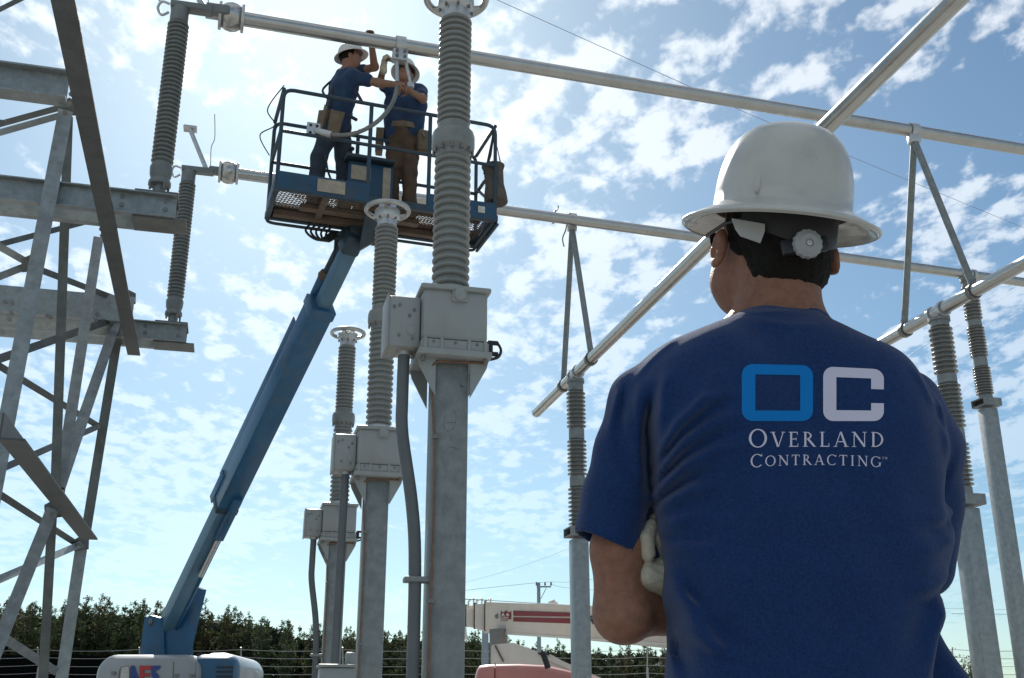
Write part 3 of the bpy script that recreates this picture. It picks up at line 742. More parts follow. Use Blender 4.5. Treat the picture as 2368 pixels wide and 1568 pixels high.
MB().tube(pivot + ax * 1.0 - upv * .14 - sd_ * .05, pivot + ax * BLn * .30 - upv * .14 - sd_ * .05, .028, 14).build('lift_cylinder', 'alu_cast', lift)
# boom tip mechanism up to the basket
und = Bp(.42, .9, -.06)
MB().box(tip, (.22, .19, .2), RA, .03).box(tip + V((0, 0, .12)) + ex * .05, (.18, .2, .2), RBk, .03).build('tip_knuckle', 'lift_dark', lift)
MB().prism([tip + ex * -.16 + UZ * .05, tip + ex * .30 + UZ * .08, und + ex * .36, und - ex * .12], ey * .12).prism([tip + ex * .05 - UZ * .15 - ey * .16, tip + ex * .36 - ey * .16 + UZ * .1, und + ex * .30 - ey * .3, und - ey * .3], ey * .05).build('rotator_bracket', 'lift_dark', lift)
MB().box(und + ex * .2 - UZ * .10 - ey * .12, (.18, .2, .2), RBk, .02).box(und + ex * .32 - UZ * .16, (.12, .18, .12), RBk, .02).build('rotator_motor', 'rusty', lift)
hs = MB()
for i in range(5):
    o_ = i * .05 - .1; hs.path(smooth_curve([und + ex * (-.35 + o_) - UZ * .01, und + ex * (-.42 + o_) - UZ * .12, und + ex * (-.34 + o_ * .5) - UZ * .20, tip - ex * .1 + upv * .12 + ex * o_ * .4, tip - ax * .4 + upv * .13]), .012, 6)
hs.build('hydraulic_hoses', 'black_rubber', lift)

# basket
bk = bpy.data.objects.new('basket', None); C.objects.link(bk); bk.parent = lift; WORG[bk.name] = WORG[lift.name]
RH = .99; rt = .019
def rail(pts, name='guard_rail', r=rt, m='lift_dark', fl=.1): MB().path(fillet(pts, fl), r, 10).build(name, m, bk)
rail([Bp(0, 0, -.02), Bp(0, 0, RH), Bp(1, 0, RH), Bp(1, 0, -.02)], 'top_rail')
rail([Bp(0, 1, -.05), Bp(0, 1, RH), Bp(1, 1, RH), Bp(1, 1, -.05)], 'top_rail')
rail([Bp(0, 0, RH), Bp(0, .5, RH), Bp(0, 1, RH)], 'end_rail'); rail([Bp(1, 0, RH), Bp(1, .5, RH), Bp(1, 1, RH)], 'end_rail')
for v in (0, 1): rail([Bp(0, v, .54), Bp(.5, v, .54), Bp(1, v, .54)], 'mid_rail', .018)
for u in (0, 1): rail([Bp(u, 0, .54), Bp(u, .5, .54), Bp(u, 1, .54)], 'mid_rail', .018)
for u, v in ((.40, 0), (.68, 0), (.40, 1), (.68, 1)): rail([Bp(u, v, 0), Bp(u, v, .5), Bp(u, v, RH)], 'rail_post', .02)
rail([Bp(1, .05, .15), Bp(1, .5, .35), Bp(1, .95, .58)], 'end_brace', .016)
# toe boards
for u0, u1, v in ((0, .405, -.03), (.675, 1, -.03), (0, 1, 1.0)):
    MB().box(Bp((u0 + u1) / 2, v, .02), (BL * (u1 - u0), .012, .18), RBk, .003).build('toe_board', 'basket_blue', bk)
for u in (-.005, 1.005): MB().box(Bp(u, .5, .02), (.012, BD * .98, .18), RBk, .003).build('toe_board', 'basket_blue', bk)
MB().box(Bp(.235, -.05, .02), (.26, .004, .13), RBk).build('notice_plate', 'cardboard', bk)
MB().box(Bp(.93, -.05, .02), (.07, .004, .07), RBk).build('notice_plate', 'paper', bk)
# floor frame and expanded-metal mesh
fm = MB()
for v in (0, 1): fm.box(Bp(.5, v, -.045), (BL + .05, .05, .07), RBk, .006)
for u in (0, 1): fm.box(Bp(u, .5, -.047), (.05, BD - .05, .065), RBk, .006)
fm.build('floor_frame', 'lift_dark', bk)
jm = MB()
for u in (.22, .52, .78): jm.box(Bp(u, .5, -.05), (.06, BD - .06, .05), RBk)
jm.box(Bp(.40, .52, -.053), (BL * .55, .09, .045), RBk); jm.box(Bp(.47, .82, -.06), (BL * .9, .07, .06), RBk)
jm.build('floor_joists', 'rusty', bk)
mm = MB(); th = .003
nu = 62
for i in range(nu):
    u = i / nu
    for s in (-1, 1):
        a, b_ = Bp(u, 0, -.012), Bp(min(1, max(0, u + s * .30)), 1, -.012)
        if s < 0 and u < .30: b_ = Bp(0, u / .30, -.012)
        if s > 0 and u > .70: b_ = Bp(1, (1 - u) / .30, -.012)
        mm.tube(a, b_, .005, 4, caps=False)
for i in range(16):
    v = (i + .5) / 16; mm.tube(Bp(0, v, -.016), Bp(1, v, -.016), .004, 4, caps=False)
mo = mm.build('floor_mesh', 'rusty', bk, 180); mo['kind'] = 'stuff'
# solid worn floor sheets lying on part of the mesh
for u, v, a, b_ in ((.52, .40, .28, .5), (.86, .25, .2, .3), (.30, .88, .55, .2), (.78, .82, .38, .3), (.10, .86, .2, .24), (.21, .2, .04, .4), (.62, .2, .25, .36)):
    MB().box(Bp(u, v, .0), (a * BL, b_ * BD, .008), RBk).build('floor_sheet', 'lift_dark', bk)
# lower hand rails seen below the floor on the far side (step bars)
rail([Bp(0, 1, -.05), Bp(0, 1.06, -.10), Bp(.5, 1.06, -.10), Bp(1, 1.06, -.10), Bp(1, 1, -.05)], 'bumper_rail', .016)
rail([Bp(1.012, 0, -.10), Bp(1.012, .5, -.10), Bp(1.012, 1.04, -.10)], 'bumper_rail', .016)
for v in (.05, .5, .95): rail([Bp(1.012, v, -.10), Bp(1.012, v, -.06), Bp(1.012, v, -.03)], 'bumper_bracket', .012)
# control console and document box
MB().box(Bp(.46, .88, .40), (.46, .12, .46), RBk, .02).build('control_console', 'basket_blue', bk)
MB().box(Bp(.41, .79, .50), (.20, .02, .16), RBk, .004).build('console_label', 'cardboard', bk)
MB().box(Bp(.535, .79, .42), (.08, .02, .36), RBk, .004).build('console_label', 'cardboard', bk)
MB().box(Bp(.45, .84, .66), (.5, .2, .04), RBk, .015).build('console_top', 'lift_dark', bk)
MB().tube(Bp(.36, .80, .67), Bp(.36, .80, .75), .012, 8).lathe([(.001, 0), (.03, .01), (.03, .03), (.001, .045)], 10, Bp(.36, .80, .74), caps=False).build('joystick', 'black_rubber', bk)
for q in (nl - ex * .03, ):
    MB().path(smooth_curve([Bp(0, .05, 1.05), Bp(-.06, .2, .82), Bp(-.02, .3, .70), Bp(-.08, .35, .58), Bp(-.03, .4, .4)]), .006, 6).build('lanyard', 'webbing', bk)

# turret, hoods
def hood_section(pts, d, name, m):         # rounded profile extruded
    return MB().prism(pts, d).build(name, m, lift, 30)
YH = 13.4
def rbox(px0, px1, py, Y, depth, zb, name, m, r=.18, skew=0):
    a, b = atY(px0, py, Y), atY(px1, py, Y); wd = b.x - a.x; zt = a.z
    bm = MB(); secs = []
    prof = []
    for cx_, sg in ((wd / 2 - r, 1), (-wd / 2 + r, -1)):
        for i in range(7):
            an = (pi / 2) * (i / 6); an = an if sg > 0 else pi / 2 + an
            prof.append((cx_ + r * cos(an) * 1.0, zt - r + r * sin(an)))
    prof = [(wd / 2, zb)] + prof + [(-wd / 2, zb)]
    mx_ = (a.x + b.x) / 2
    rings = [(0, .90, -.05), (.05, .97, -.015), (.14, 1, 0), (depth - .14, 1, 0), (depth - .05, .97, -.015), (depth, .9, -.05)]
    vs_ = []; fs_ = []; n_ = len(prof)
    for dy, sc, dz in rings:
        for x, z in prof: vs_.append((mx_ + x * sc + skew * dy, Y + dy, z + (dz if z > zb + .01 else 0)))
    for k_ in range(len(rings) - 1): fs_ += [(k_ * n_ + i, k_ * n_ + (i + 1) % n_, (k_ + 1) * n_ + (i + 1) % n_, (k_ + 1) * n_ + i) for i in range(n_)]
    fs_ += [tuple(range(n_)), tuple(reversed(range((len(rings) - 1) * n_, len(rings) * n_)))]
    bm.add(vs_, fs_); return bm.build(name, m, lift, 50)
rbox(222, 468, 1512, 12.9, 1.2, .62, 'engine_hood', 'lift_grey', .2)
rbox(452, 548, 1508, 13.3, 1.6, .62, 'tank_hood', 'lift_grey', .18)
rbox(440, 548, 1512, 12.98, .3, .62, 'side_cowl', 'lift_blue', .12)
gr = MB()
for i in range(7):
    z = zat(12.96, 1540) - .012 - i * .05; a, b = atY(500, 1540, 12.95), atY(540, 1540, 12.95); gr.box(((a.x + b.x) / 2, 12.965, z), (b.x - a.x, .02, .014))
gr.build('cowl_grille', 'black_paint', lift)
# hood lettering
def letter_boxes(ch): pass
def hood_letter(polys, m, name):
    k_ = MB()
    for pl in polys: k_.prism([atY(x, y, 12.885) for x, y in pl], V((0, .012, 0)))
    k_.build(name, m, lift)
hood_letter([[(302, 1590), (302, 1539), (310, 1539), (310, 1590)], [(310.2, 1539), (320.8, 1572), (320.8, 1590), (317, 1590), (310.2, 1563)]], 'decal_blue', 'hood_letter_n')
hood_letter([[(322, 1539), (351, 1539), (348, 1549), (332, 1549), (332, 1556), (346, 1556), (345, 1564), (332, 1564), (332, 1578), (345, 1578), (345, 1590), (322, 1590)]], 'decal_red', 'hood_letter_e')
hood_letter([[(353, 1539), (371, 1539), (367, 1548), (360, 1549), (358, 1554), (365, 1559), (367, 1567), (363, 1590), (347, 1590), (348, 1578), (357, 1577), (357, 1570), (350, 1564), (349, 1552)]], 'decal_blue', 'hood_letter_s')
d_ = MB().path([atY(x, y, 12.89) for x, y in ((274, 1585), (276, 1550), (282, 1541), (297, 1539), (299, 1545), (299, 1585))], .006, 6); d_.build('hood_door_seam', 'crane_grey', lift)
for x_ in (400, 452): MB().path([atY(x_, 1590, 12.893), atY(x_, 1560, 12.893), atY(x_ + 1, 1530, 12.893)], .004, 5).build('panel_gap', 'crane_grey', lift)
for x_, y_ in ((408, 1562), (444, 1562), (262, 1556)): MB().box(atY(x_, y_, 12.89), (.05, .02, .03), None, .004).build('hood_latch', 'bolt', lift)
MB().path([atY(x, 1514, 13.25) + V((0, 0, .0)) for x in (455, 470, 485)], .02, 6).build('hood_gasket', 'black_rubber', lift)
MB().box(atY(288, 1570, 12.895), (.10, .01, .3)).build('hood_notice', 'paper', lift)
# turret uprights
for s in (-1, 1):
    c = pivot + sd_ * .15 * s
    up0 = [c - UZ * .75 + V((-.10, 0, 0)), c - UZ * .75 + V((.20, 0, 0)), c + V((.09, 0, .05)), c + V((-.02, 0, .08)), c + V((-.09, 0, .04))]
    MB().prism(up0, sd_ * .05 * s).build('turret_plate', 'lift_blue', lift)
    MB().lathe([(.04, 0), (.04, .03), (.001, .035)], 14, c + sd_ * .05 * s, sd_ * s, caps=False).build('pivot_pin', 'bolt', lift)
bo = (pivot.x, pivot.y)
MB().prism([pivot + sd_ * .05 + p_ for p_ in (V((-.12, 0, .02)), V((.05, 0, .12)), V((.30, .05, .45)), V((.42, .05, .40)), V((.34, 0, -.2)), V((.30, 0, -.75)), V((.12, 0, -.75)))], -sd_ * .05).build('boom_heel', 'lift_blue', lift)
MB().box(pivot + V((.1, .12, -.4)), (.22, .1, .7)).build('turret_interior', 'black_paint', lift)
MB().box((bo[0] + .35, bo[1] + .1, .62), (2.2, 2.3, .3), None, .05).build('turntable', 'lift_dark', lift)
MB().box((bo[0] + .35, bo[1] + .1, .40), (2.0, 3.2, .28), None, .05).build('chassis', 'lift_blue', lift)
for sx in (-1.05, 1.05):
    for sy in (-1.2, 1.2):
        c = V((bo[0] + .35 + sx, bo[1] + .1 + sy, .46))
        wh = MB().lathe([(.27, -.17), (.42, -.17), (.46, -.13), (.46, .13), (.42, .17), (.27, .17)], 26, c, (1, 0, 0), caps=False).build('wheel', 'black_rubber', lift)
        MB().lathe([(.001, -.08), (.1, -.08), (.12, -.03), (.27, -.05), (.27, .05), (.12, .03), (.1, .08), (.001, .08)], 20, c, (1, 0, 0), caps=False).build('rim', 'lift_grey', wh)

# canvas tool bag hanging from the basket's right end
pb_ = atY(1147, 425, nr.y + .12)
bagt = thing('tool_bag', 'dark canvas bucket bag hanging on the right end of the basket', 'bag', pb_ - UZ * .2)
zt_, zb_ = zat(nr.y + .12, 385), zat(nr.y + .12, 470)
prof = [(.001, zb_), (.115, zb_), (.12, zb_ + .01), (.112, zb_ + .1), (.095, zb_ + .2), (.10, zt_ - .05), (.118, zt_), (.108, zt_), (.09, zt_ - .06), (.085, zb_ + .2), (.10, zb_ + .02), (.001, zb_ + .015)]
MB().lathe([(r_, z_ - zb_) for r_, z_ in prof], 22, V((pb_.x, pb_.y, zb_)), (-.08, 0, 1), caps=False).build('bag_body', 'bag', bagt)
MB().path([V((pb_.x - .1, pb_.y, zt_)), Bp(1, .1, .98), V((pb_.x + .05, pb_.y, zt_))], .008, 6).path([V((pb_.x - .12, pb_.y - .03, zt_ - .1)), V((pb_.x - .06, pb_.y - .05, zt_ + .1)), Bp(1, .05, 1.0)], .014, 6).build('bag_strap', 'webbing', bagt)

# strut being fitted under the upper bus and flexible jumper
a_ = on_line(B2a, B2b, 925)
def J(zx, zy, Y): return atY(576 + zx / 2.721, 38 + zy / 2.721, Y)
st = thing('bus_fitting', 'pale clamp with two short legs being bolted under the upper bus', 'bus fitting', a_)
MB().box(a_ - UZ * (RB + .06), (.15, .10, .13), RZ, .012).lathe([(RB + .003, -.05), (RB + .02, -.05), (RB + .02, .05), (RB + .003, .05)], 20, a_, (B2b - B2a), caps=False).build('clamp_body', 'alu_cast', st)
MB().tube(a_ - UZ * .14 - ex * .03, J(930, 410, a_.y + .02), .019, 12).build('fitting_leg', 'alu_cast', st)
MB().tube(a_ - UZ * .12 + ex * .05, J(1018, 440, a_.y + .02), .016, 12).box(J(1015, 435, a_.y + .02), (.07, .05, .05), RZ, .01).build('fitting_leg', 'alu_cast', st)
k = MB()
for x, z in ((-.04, -.1), (.04, -.1), (-.04, -.16), (.04, -.16)): k.lathe([(.016, 0), (.016, .02), (.001, .02)], 6, a_ + ex * x + UZ * z - ey * .05, -ey, caps=False)
k.each('bolt', 'bolt', st)
YJ = a_.y - .22
jp = smooth_curve([J(470, 735, YJ), J(540, 748, YJ), J(640, 742, YJ), J(740, 705, YJ), J(820, 650, YJ), J(880, 580, YJ + .03), J(915, 510, YJ + .1), J(930, 440, YJ + .2)], 7)
jt = thing('jumper_cable', 'grey flexible jumper cable curving in front of the two workers', 'cable', jp[0])
MB().path(jp, .021, 12).build('braid', 'bolt', jt, 60)
MB().tube(J(420, 722, YJ), J(515, 745, YJ), .034, 12).build('ferrule', 'alu_cast', jt)
pd = J(404, 715, YJ); q = MB().box(pd, (.13, .03, .15), RBk, .01)
q.build('terminal_pad', 'alu_cast', jt)
k = MB()
for x, z in ((-.03, .04), (.03, .04), (-.03, -.04), (.03, -.04)): k.lathe([(.014, 0), (.014, .004), (.001, .004)], 12, pd + ex * x + UZ * z - ey * .015, -ey, caps=False)
k.each('pad_hole', 'dark_hole', jt)

# ------------------------------------------------------------------ the two workers in the basket
rng = np.random.default_rng(3)
def wrinkle(G, amp, sc, seed):
    sl_, X, Y, Z = G.full(); r = np.random.default_rng(seed); f = 0
    for _ in range(7):
        k_ = r.normal(size=3) * sc; f = f + np.sin(X * k_[0] + Y * k_[1] + Z * k_[2] * .7 + r.uniform(0, 6))
    G.f += (amp * f).astype(np.float32)
def hand(G, wr, tipdir, palm_n, size=1.0, curl=.6):
    wr = np.array(wr); t = np.array(V(tipdir).normalized()); n_ = np.array(V(palm_n).normalized()); n_ = n_ - t * (n_ @ t); n_ /= np.linalg.norm(n_); s_ = np.cross(t, n_)
    G.cap(wr, wr + t * .05 * size, .024 * size, .028 * size, .015)
    for i, (o, l) in enumerate(((-.030, .062), (-.010, .074), (.010, .070), (.028, .056))):
        b = wr + t * .075 * size + s_ * o * size; k1 = b + (t * cos(curl) + n_ * sin(curl)) * l * .5 * size; k2 = k1 + (t * cos(curl * 2.4) + n_ * sin(curl * 2.4)) * l * .6 * size
        G.cap(wr + t * .03 * size + s_ * o * .7 * size, b, .014 * size, .0115 * size, .008); G.cap(b, k1, .0112 * size, .0105 * size, .003); G.cap(k1, k2, .0105 * size, .009 * size, .003)
    b = wr + t * .02 * size - s_ * .03 * size; m_ = b + (t * .6 - s_ * .6 + n_ * .5) * .04 * size; G.cap(b, m_, .014 * size, .012 * size, .006); G.cap(m_, m_ + (t * .7 + n_ * .7) * .035 * size, .012 * size, .0095 * size, .004)
def hardhat_mesh(c, Rm, a, b, hgt, brim, front=.0, n=44, th=.004):
    """full-brim hard hat: dome a x b half axes, height hgt, brim width"""
    rows = []
    for i in range(15):
        t = i / 14; ph = t * pi / 2
        rr = cos(ph) ** .62; zz = hgt * sin(ph) ** .86
        rows.append((rr, zz, 0))
    prof = [(1.0, brim, -brim * .50), (1.0, brim * 1.0, -brim * .44), (1.0, brim * .62, -brim * .20), (1.0, brim * .26, -brim * .03), (1.0, brim * .06, brim * .12)]
    vs_, fs_ = [], []
    def ringpts(sa, ex_, z):
        o = []
        for k_ in range(n):
            an = 2 * pi * k_ / n; x, y = cos(an), sin(an)
            fx = 1 + front * max(0, y) ** 2
            o.append(V(((a * sa + ex_) * x, (b * sa + ex_ * fx) * y, z - .004 * 0)))
        return o
    rings = [ringpts(1, e, z) for _, e, z in prof] + [ringpts(r, 0, z + brim * .16) for r, z, _ in rows]
    inner = [ringpts(1, e - th, z - th) for _, e, z in prof] + [ringpts(max(r - .03, 0), 0, z - th + brim * .1) for r, z, _ in rows]
    allr = list(reversed(inner)) + rings
    for R_ in allr: vs_ += R_
    for k_ in range(len(allr) - 1): fs_ += [(k_ * n + i, k_ * n + (i + 1) % n, (k_ + 1) * n + (i + 1) % n, (k_ + 1) * n + i) for i in range(n)]
    c = V(c)
    return MB().add([c + Rm @ p for p in vs_], fs_)
def torso_caps(G, pelvis, chest, neck, shL, shR, hipL, hipR, g_, k=.05):
    p, c_, n_ = [np.array(x) for x in (pelvis, chest, neck)]
    ax_ = (c_ - p)
    s_ = (np.array(shR) - np.array(shL)); s_ = s_ / np.linalg.norm(s_)
    for w0, a, b, r0, r1 in ((.085, p, p + ax_ * .55, .115, .105), (.095, p + ax_ * .5, c_, .105, .12), (.075, c_, c_ * .35 + n_ * .65, .115, .085)):
        for sg in (-1, 1): G.cap(a + s_ * w0 * sg * .8, b + s_ * w0 * sg, r0 + g_, r1 + g_, k)
    G.cap(shL, shR, .072 + g_, .072 + g_, k)
def worker(label, base, P_, shirt, trousers, hat_yaw, seed, belt):
    t = thing('person', label, 'person', base, 'workers in the lift basket')
    pts = np.array([list(v) for k_, v in P_.items() if k_[:2] not in ('fa', 'hd', 'pn', 'ft')]); lo = pts.min(0) - .28; hi = pts.max(0) + .28
    g_ = {k_: np.array(v) for k_, v in P_.items()}
    # body: one continuous surface from head to boots
    G = Grid(lo, hi, .0085)
    hd = g_['head']; fw = g_['face'] / np.linalg.norm(g_['face'])  # facing direction stored as vector
    fwv = V(fw); yaw = Matrix((fwv.cross(UZ).normalized(), fwv, UZ)).transposed()
    upn = np.array([0, 0, 1.0])
    G.ell(hd, (.076, .098, .118), .0, yaw); G.ell(hd + fw * .045 - upn * .06, (.055, .055, .065), .03, yaw)
    G.cap(hd + fw * .092 + upn * .0, hd + fw * .112 - upn * .03, .010, .015, .012)          # nose
    G.cap(hd + fw * .085 - upn * .062 - np.array(fwv.cross(UZ)) * .02, hd + fw * .085 - upn * .062 + np.array(fwv.cross(UZ)) * .02, .012, .012, .01)
    for s_ in (-1, 1):
        sv = np.array(fwv.cross(UZ).normalized()) * s_
        G.ell(hd + sv * .078 - fw * .005 - upn * .012, (.012, .022, .034), .006, yaw); G.ell(hd + sv * .03 + fw * .088 + upn * .012, (.016, .012, .009), .0, yaw, cut=True); G.ell(hd + sv * .03 + fw * .082 + upn * .012, (.013, .012, .010), .004, yaw)
    G.cap(g_['neck'], hd - upn * .06 - fw * .01, .06, .055, .03)
    torso_caps(G, g_['pelvis'], g_['chest'], g_['neck'], g_['shL'], g_['shR'], g_['hipL'], g_['hipR'], 0)
    for s_ in 'LR':
        G.chain([g_['sh' + s_], g_['el' + s_], g_['wr' + s_]], [.052, .042, .029], .03)
        hand(G, g_['wr' + s_], V(g_['hd' + s_]), V(g_['pn' + s_]), 1.05, .75)
        G.chain([g_['hip' + s_], g_['kn' + s_], g_['an' + s_]], [.085, .058, .042], .04)
        G.cap(g_['an' + s_], g_['an' + s_] + g_['ft' + s_] * .16 - upn * .05, .045, .035, .03)
    G.build('body', 'skin_worker', t)
    G = Grid(lo, hi, .0095); torso_caps(G, g_['pelvis'], g_['chest'], g_['neck'], g_['shL'], g_['shR'], g_['hipL'], g_['hipR'], .016)
    for s_ in 'LR': G.cap(g_['sh' + s_], g_['sh' + s_] * .42 + g_['el' + s_] * .58, .068, .066, .03)
    wrinkle(G, .0016, 40, seed); G.build('shirt', shirt, t)
    G = Grid(lo, hi, .0095)
    G.cap(g_['hipL'], g_['hipR'], .105, .105, .04); G.cap(g_['pelvis'], g_['pelvis'] * .75 + g_['chest'] * .25, .15, .14, .05)
    for s_ in 'LR': G.chain([g_['hip' + s_], g_['kn' + s_], g_['an' + s_] + upn * .02], [.108, .082, .074], .03)
    wrinkle(G, .0022, 34, seed + 5); G.build('trousers', trousers, t)
    for s_ in 'LR':
        a = g_['an' + s_]; bt = Grid(a - .2, a + .25, .01); bt.cap(a + upn * .06, a - upn * .04, .062, .058, .03); bt.cap(a - upn * .045, a + g_['ft' + s_] * .19 - upn * .055, .055, .045, .03); bt.build('boot', 'boots', t)
    G = Grid(hd - .2, hd + .2, .007); G.ell(hd + upn * .012 - fw * .018, (.083, .098, .116), .0, yaw); G.ell(hd + fw * .10 - upn * .05, (.1, .10, .12), 0, yaw, cut=True); sl_, X, Y, Z = G.full(); G.f = np.maximum(G.f, ((hd[2] - .045) - Z) + 0 * X).astype(np.float32); G.build('hair', 'hair', t)
    tilt = yaw @ Matrix.Rotation(radians(hat_yaw), 3, 'X')
    hb = hardhat_mesh(V(hd) + V((0, 0, .035)), tilt, .112, .132, .125, .042, .25)
    hb.build('hard_hat', 'hat_light', t, 50)
    c = g_['pelvis'] * .72 + g_['chest'] * .28
    axis = V(g_['chest'] - g_['pelvis']).normalized()
    sv = V(g_['shR'] - g_['shL']).normalized(); fv = axis.cross(sv).normalized()
    ringp = [V(c) + sv * (cos(a) * .205) + fv * (sin(a) * .150) for a in np.linspace(0, 2 * pi, 30, endpoint=False)]
    m_ = MB(); hw = axis * .03
    m_.add([p + hw for p in ringp] + [p - hw for p in ringp] , [(i, (i + 1) % 30, (i + 1) % 30 + 30, i + 30) for i in range(30)])
    bo_ = m_.build('tool_belt', 'leather', t)
    for ang, dz, wdt, hh in belt:
        p = V(c) + sv * (cos(ang) * .235) + fv * (sin(ang) * .175) - axis * dz
        dr = (sv * cos(ang) * .8 + fv * sin(ang)).normalized(); Rm = Matrix((dr.cross(axis).normalized(), dr, axis)).transposed()
        q = MB(); w1 = wdt; 
        sec = [(-w1 / 2, -.04), (w1 / 2, -.04), (w1 / 2 * .9, .045), (-w1 / 2 * .9, .045)]
        lo_ = [p + Rm @ V((x * .8, y * .8, -hh / 2)) for x, y in sec]; hi_ = [p + Rm @ V((x, y, hh / 2)) for x, y in sec]
        q.add(lo_ + hi_, [(3, 2, 1, 0), (4, 5, 6, 7), (0, 1, 5, 4), (1, 2, 6, 5), (2, 3, 7, 6), (3, 0, 4, 7)]).build('tool_pouch', 'leather', t)
    return t, g_, axis, sv, fv
Y0 = 9.80
def foot(zx, Y): p = J(zx, 1200, Y); return V((p.x, p.y, BZ + .095))
def vz(*a): return V(a)
W1 = dict(head=J(637, 262, Y0 + .0), face=V((.90, .15, .10)), neck=J(612, 345, Y0), chest=J(596, 450, Y0 + .02), pelvis=J(545, 660, Y0 + .10),
          shL=J(655, 385, Y0 - .15), shR=J(628, 372, Y0 + .2), elL=J(812, 418, Y0 - .20), wrL=J(925, 428, Y0 - .32), hdL=V((1, .1, .0)), pnL=V((0, .6, -1)),
          elR=J(788, 318, Y0 - .05), wrR=J(768, 165, Y0 - .40), hdR=V((-.05, -.15, 1)), pnR=V((-.2, -1, .1)),
          hipL=J(520, 690, Y0 - .0), hipR=J(572, 700, Y0 + .22), knL=J(440, 880, Y0 - .0), knR=J(592, 895, Y0 + .2), anL=foot(402, Y0 + .0), anR=foot(598, Y0 + .25), ftL=V((.75, -.4, 0)), ftR=V((.9, -.1, 0)))
b1 = V((W1['pelvis'].x, W1['pelvis'].y, BZ))
w1t, g1_, ax1, sv1, fv1 = worker('worker in white hard hat leaning right with one hand up on the bus', b1, W1, 'worker_shirt', 'jeans', 8, 11, ((pi * .95, .1, .15, .24), (pi * .72, .12, .13, .2)))
Y2 = 10.16
W2 = dict(head=J(982, 368, Y2), face=V((-.12, -1, .12)), neck=J(988, 448, Y2 + .03), chest=J(985, 560, Y2 + .04), pelvis=J(965, 770, Y2 + .08),
          shL=J(902, 470, Y2 + .03), shR=J(1072, 478, Y2 + .03), elL=J(822, 420, Y2 - .20), wrL=J(845, 318, Y2 - .42), hdL=V((.12, -.05, 1)), pnL=V((1, -.2, 0)),
          elR=J(1092, 520, Y2 - .22), wrR=J(1010, 470, Y2 - .42), hdR=V((-1, -.1, .25)), pnR=V((0, -.2, -1)),
          hipL=J(925, 800, Y2 + .06), hipR=J(1010, 805, Y2 + .06), knL=J(905, 960, Y2 + .02), knR=J(1010, 965, Y2 + .02), anL=foot(885, Y2 + .02), anR=foot(1010, Y2 + .02), ftL=V((-.2, -1, 0)), ftR=V((.2, -1, 0)))
b2 = V((W2['pelvis'].x, W2['pelvis'].y, BZ))
w2t, g2_, ax2, sv2, fv2 = worker('worker in brown trousers and white hard hat facing the camera', b2, W2, 'worker_shirt', 'canvas_trousers', 4, 23, ((pi * 1.02, .16, .17, .26), (.02, .14, .15, .22)))
# harness, lanyards, gloves and wrench
MB().path(smooth_curve([J(545, 385, Y0 + .02), J(490, 430, Y0), J(462, 470, Y0 - .02), J(495, 520, Y0 - .05)]), .012, 6).build('harness_strap', 'webbing', w1t)
MB().path(smooth_curve([J(560, 400, Y0 - .14), J(520, 470, Y0 - .13), J(505, 570, Y0 - .10)]), .02, 6).build('harness_strap', 'webbing', w1t)
MB().path([J(668, 465, Y0 - .2), J(715, 548, Y0 - .2)], .017, 6).build('harness_strap', 'webbing', w1t)
MB().path([J(628, 625, Y0 - .1), J(676, 652, Y0 - .12)], .018, 6).build('harness_strap', 'webbing', w1t)
MB().path(smooth_curve([J(480, 870, Y0 - .12), J(492, 960, Y0 - .1), J(515, 1030, Y0 - .05)]), .012, 6).build('hanging_strap', 'webbing', w1t)
gl = Grid(np.array(W2['wrL']) - .13, np.array(W2['wrL']) + .16, .006); hand(gl, W2['wrL'], W2['hdL'], W2['pnL'], 1.22, .95); gl.cap(W2['wrL'] - V((0, 0, .05)), W2['wrL'], .040, .036, .01); gl.build('glove', 'glove', w2t)
wr_ = MB().tube(J(835, 275, Y2 - .44), J(925, 285, Y2 - .5), .009, 8).lathe([(.022, -.02), (.026, 0), (.022, .02)], 10, J(925, 285, Y2 - .5), ex)
tag(wr_.build('wrench', 'bolt', None, loc=J(880, 280, Y2 - .47)), 'small wrench held up in the raised glove under the bus', 'wrench')
MB().box(J(1100, 790, Y2 - .02), (.15, .12, .24), RBk, .03).build('tool_pouch', 'leather', w2t)
MB().path([J(1075, 745, Y2 - .05), J(1090, 735, Y2 - .1), J(1105, 760, Y2 - .1)], .01, 6).build('hammer_loop', 'bolt', w2t)
# ------------------------------------------------------------------ mobile crane
YC = 30.0
crb = atY(1300, 1560, YC)
crane = thing('mobile_crane', 'cream telescopic mobile crane with red stripes on its lowered boom', 'crane', (crb.x, YC, 0))
def quadbox(px, yc0, yc1, Ya, depth, name, m):    # px: 4 corners in survey pixels on plane Y, extruded back
    return MB().prism([atY(x, y, Y_) for (x, y), Y_ in zip(px, Ya)], V((.06, depth, 0))).build(name, m, crane)
ya, yb = 30.5, 25.5
quadbox([(1122, 1392), (1900, 1420), (1900, 1535), (1560, 1492), (1122, 1457)], 0, 0, [ya, 20.9, 20.9, 25.3, ya], .7, 'main_boom', 'crane_cream')
quadbox([(1098, 1397), (1121, 1396), (1121, 1457), (1098, 1452)], 0, 0, [ya + .2] * 4, .62, 'boom_section', 'crane_cream')
quadbox([(1078, 1401), (1097, 1400), (1097, 1450), (1078, 1446)], 0, 0, [ya + .4] * 4, .54, 'boom_section', 'crane_cream')
quadbox([(1040, 1402), (1077, 1404), (1077, 1447), (1040, 1444)], 0, 0, [ya + .6] * 4, .46, 'boom_section', 'crane_cream')
quadbox([(1020, 1388), (1046, 1392), (1072, 1450), (1074, 1475), (1050, 1482), (1022, 1450)], 0, 0, [ya + .7] * 6, .4, 'boom_head', 'crane_cream')
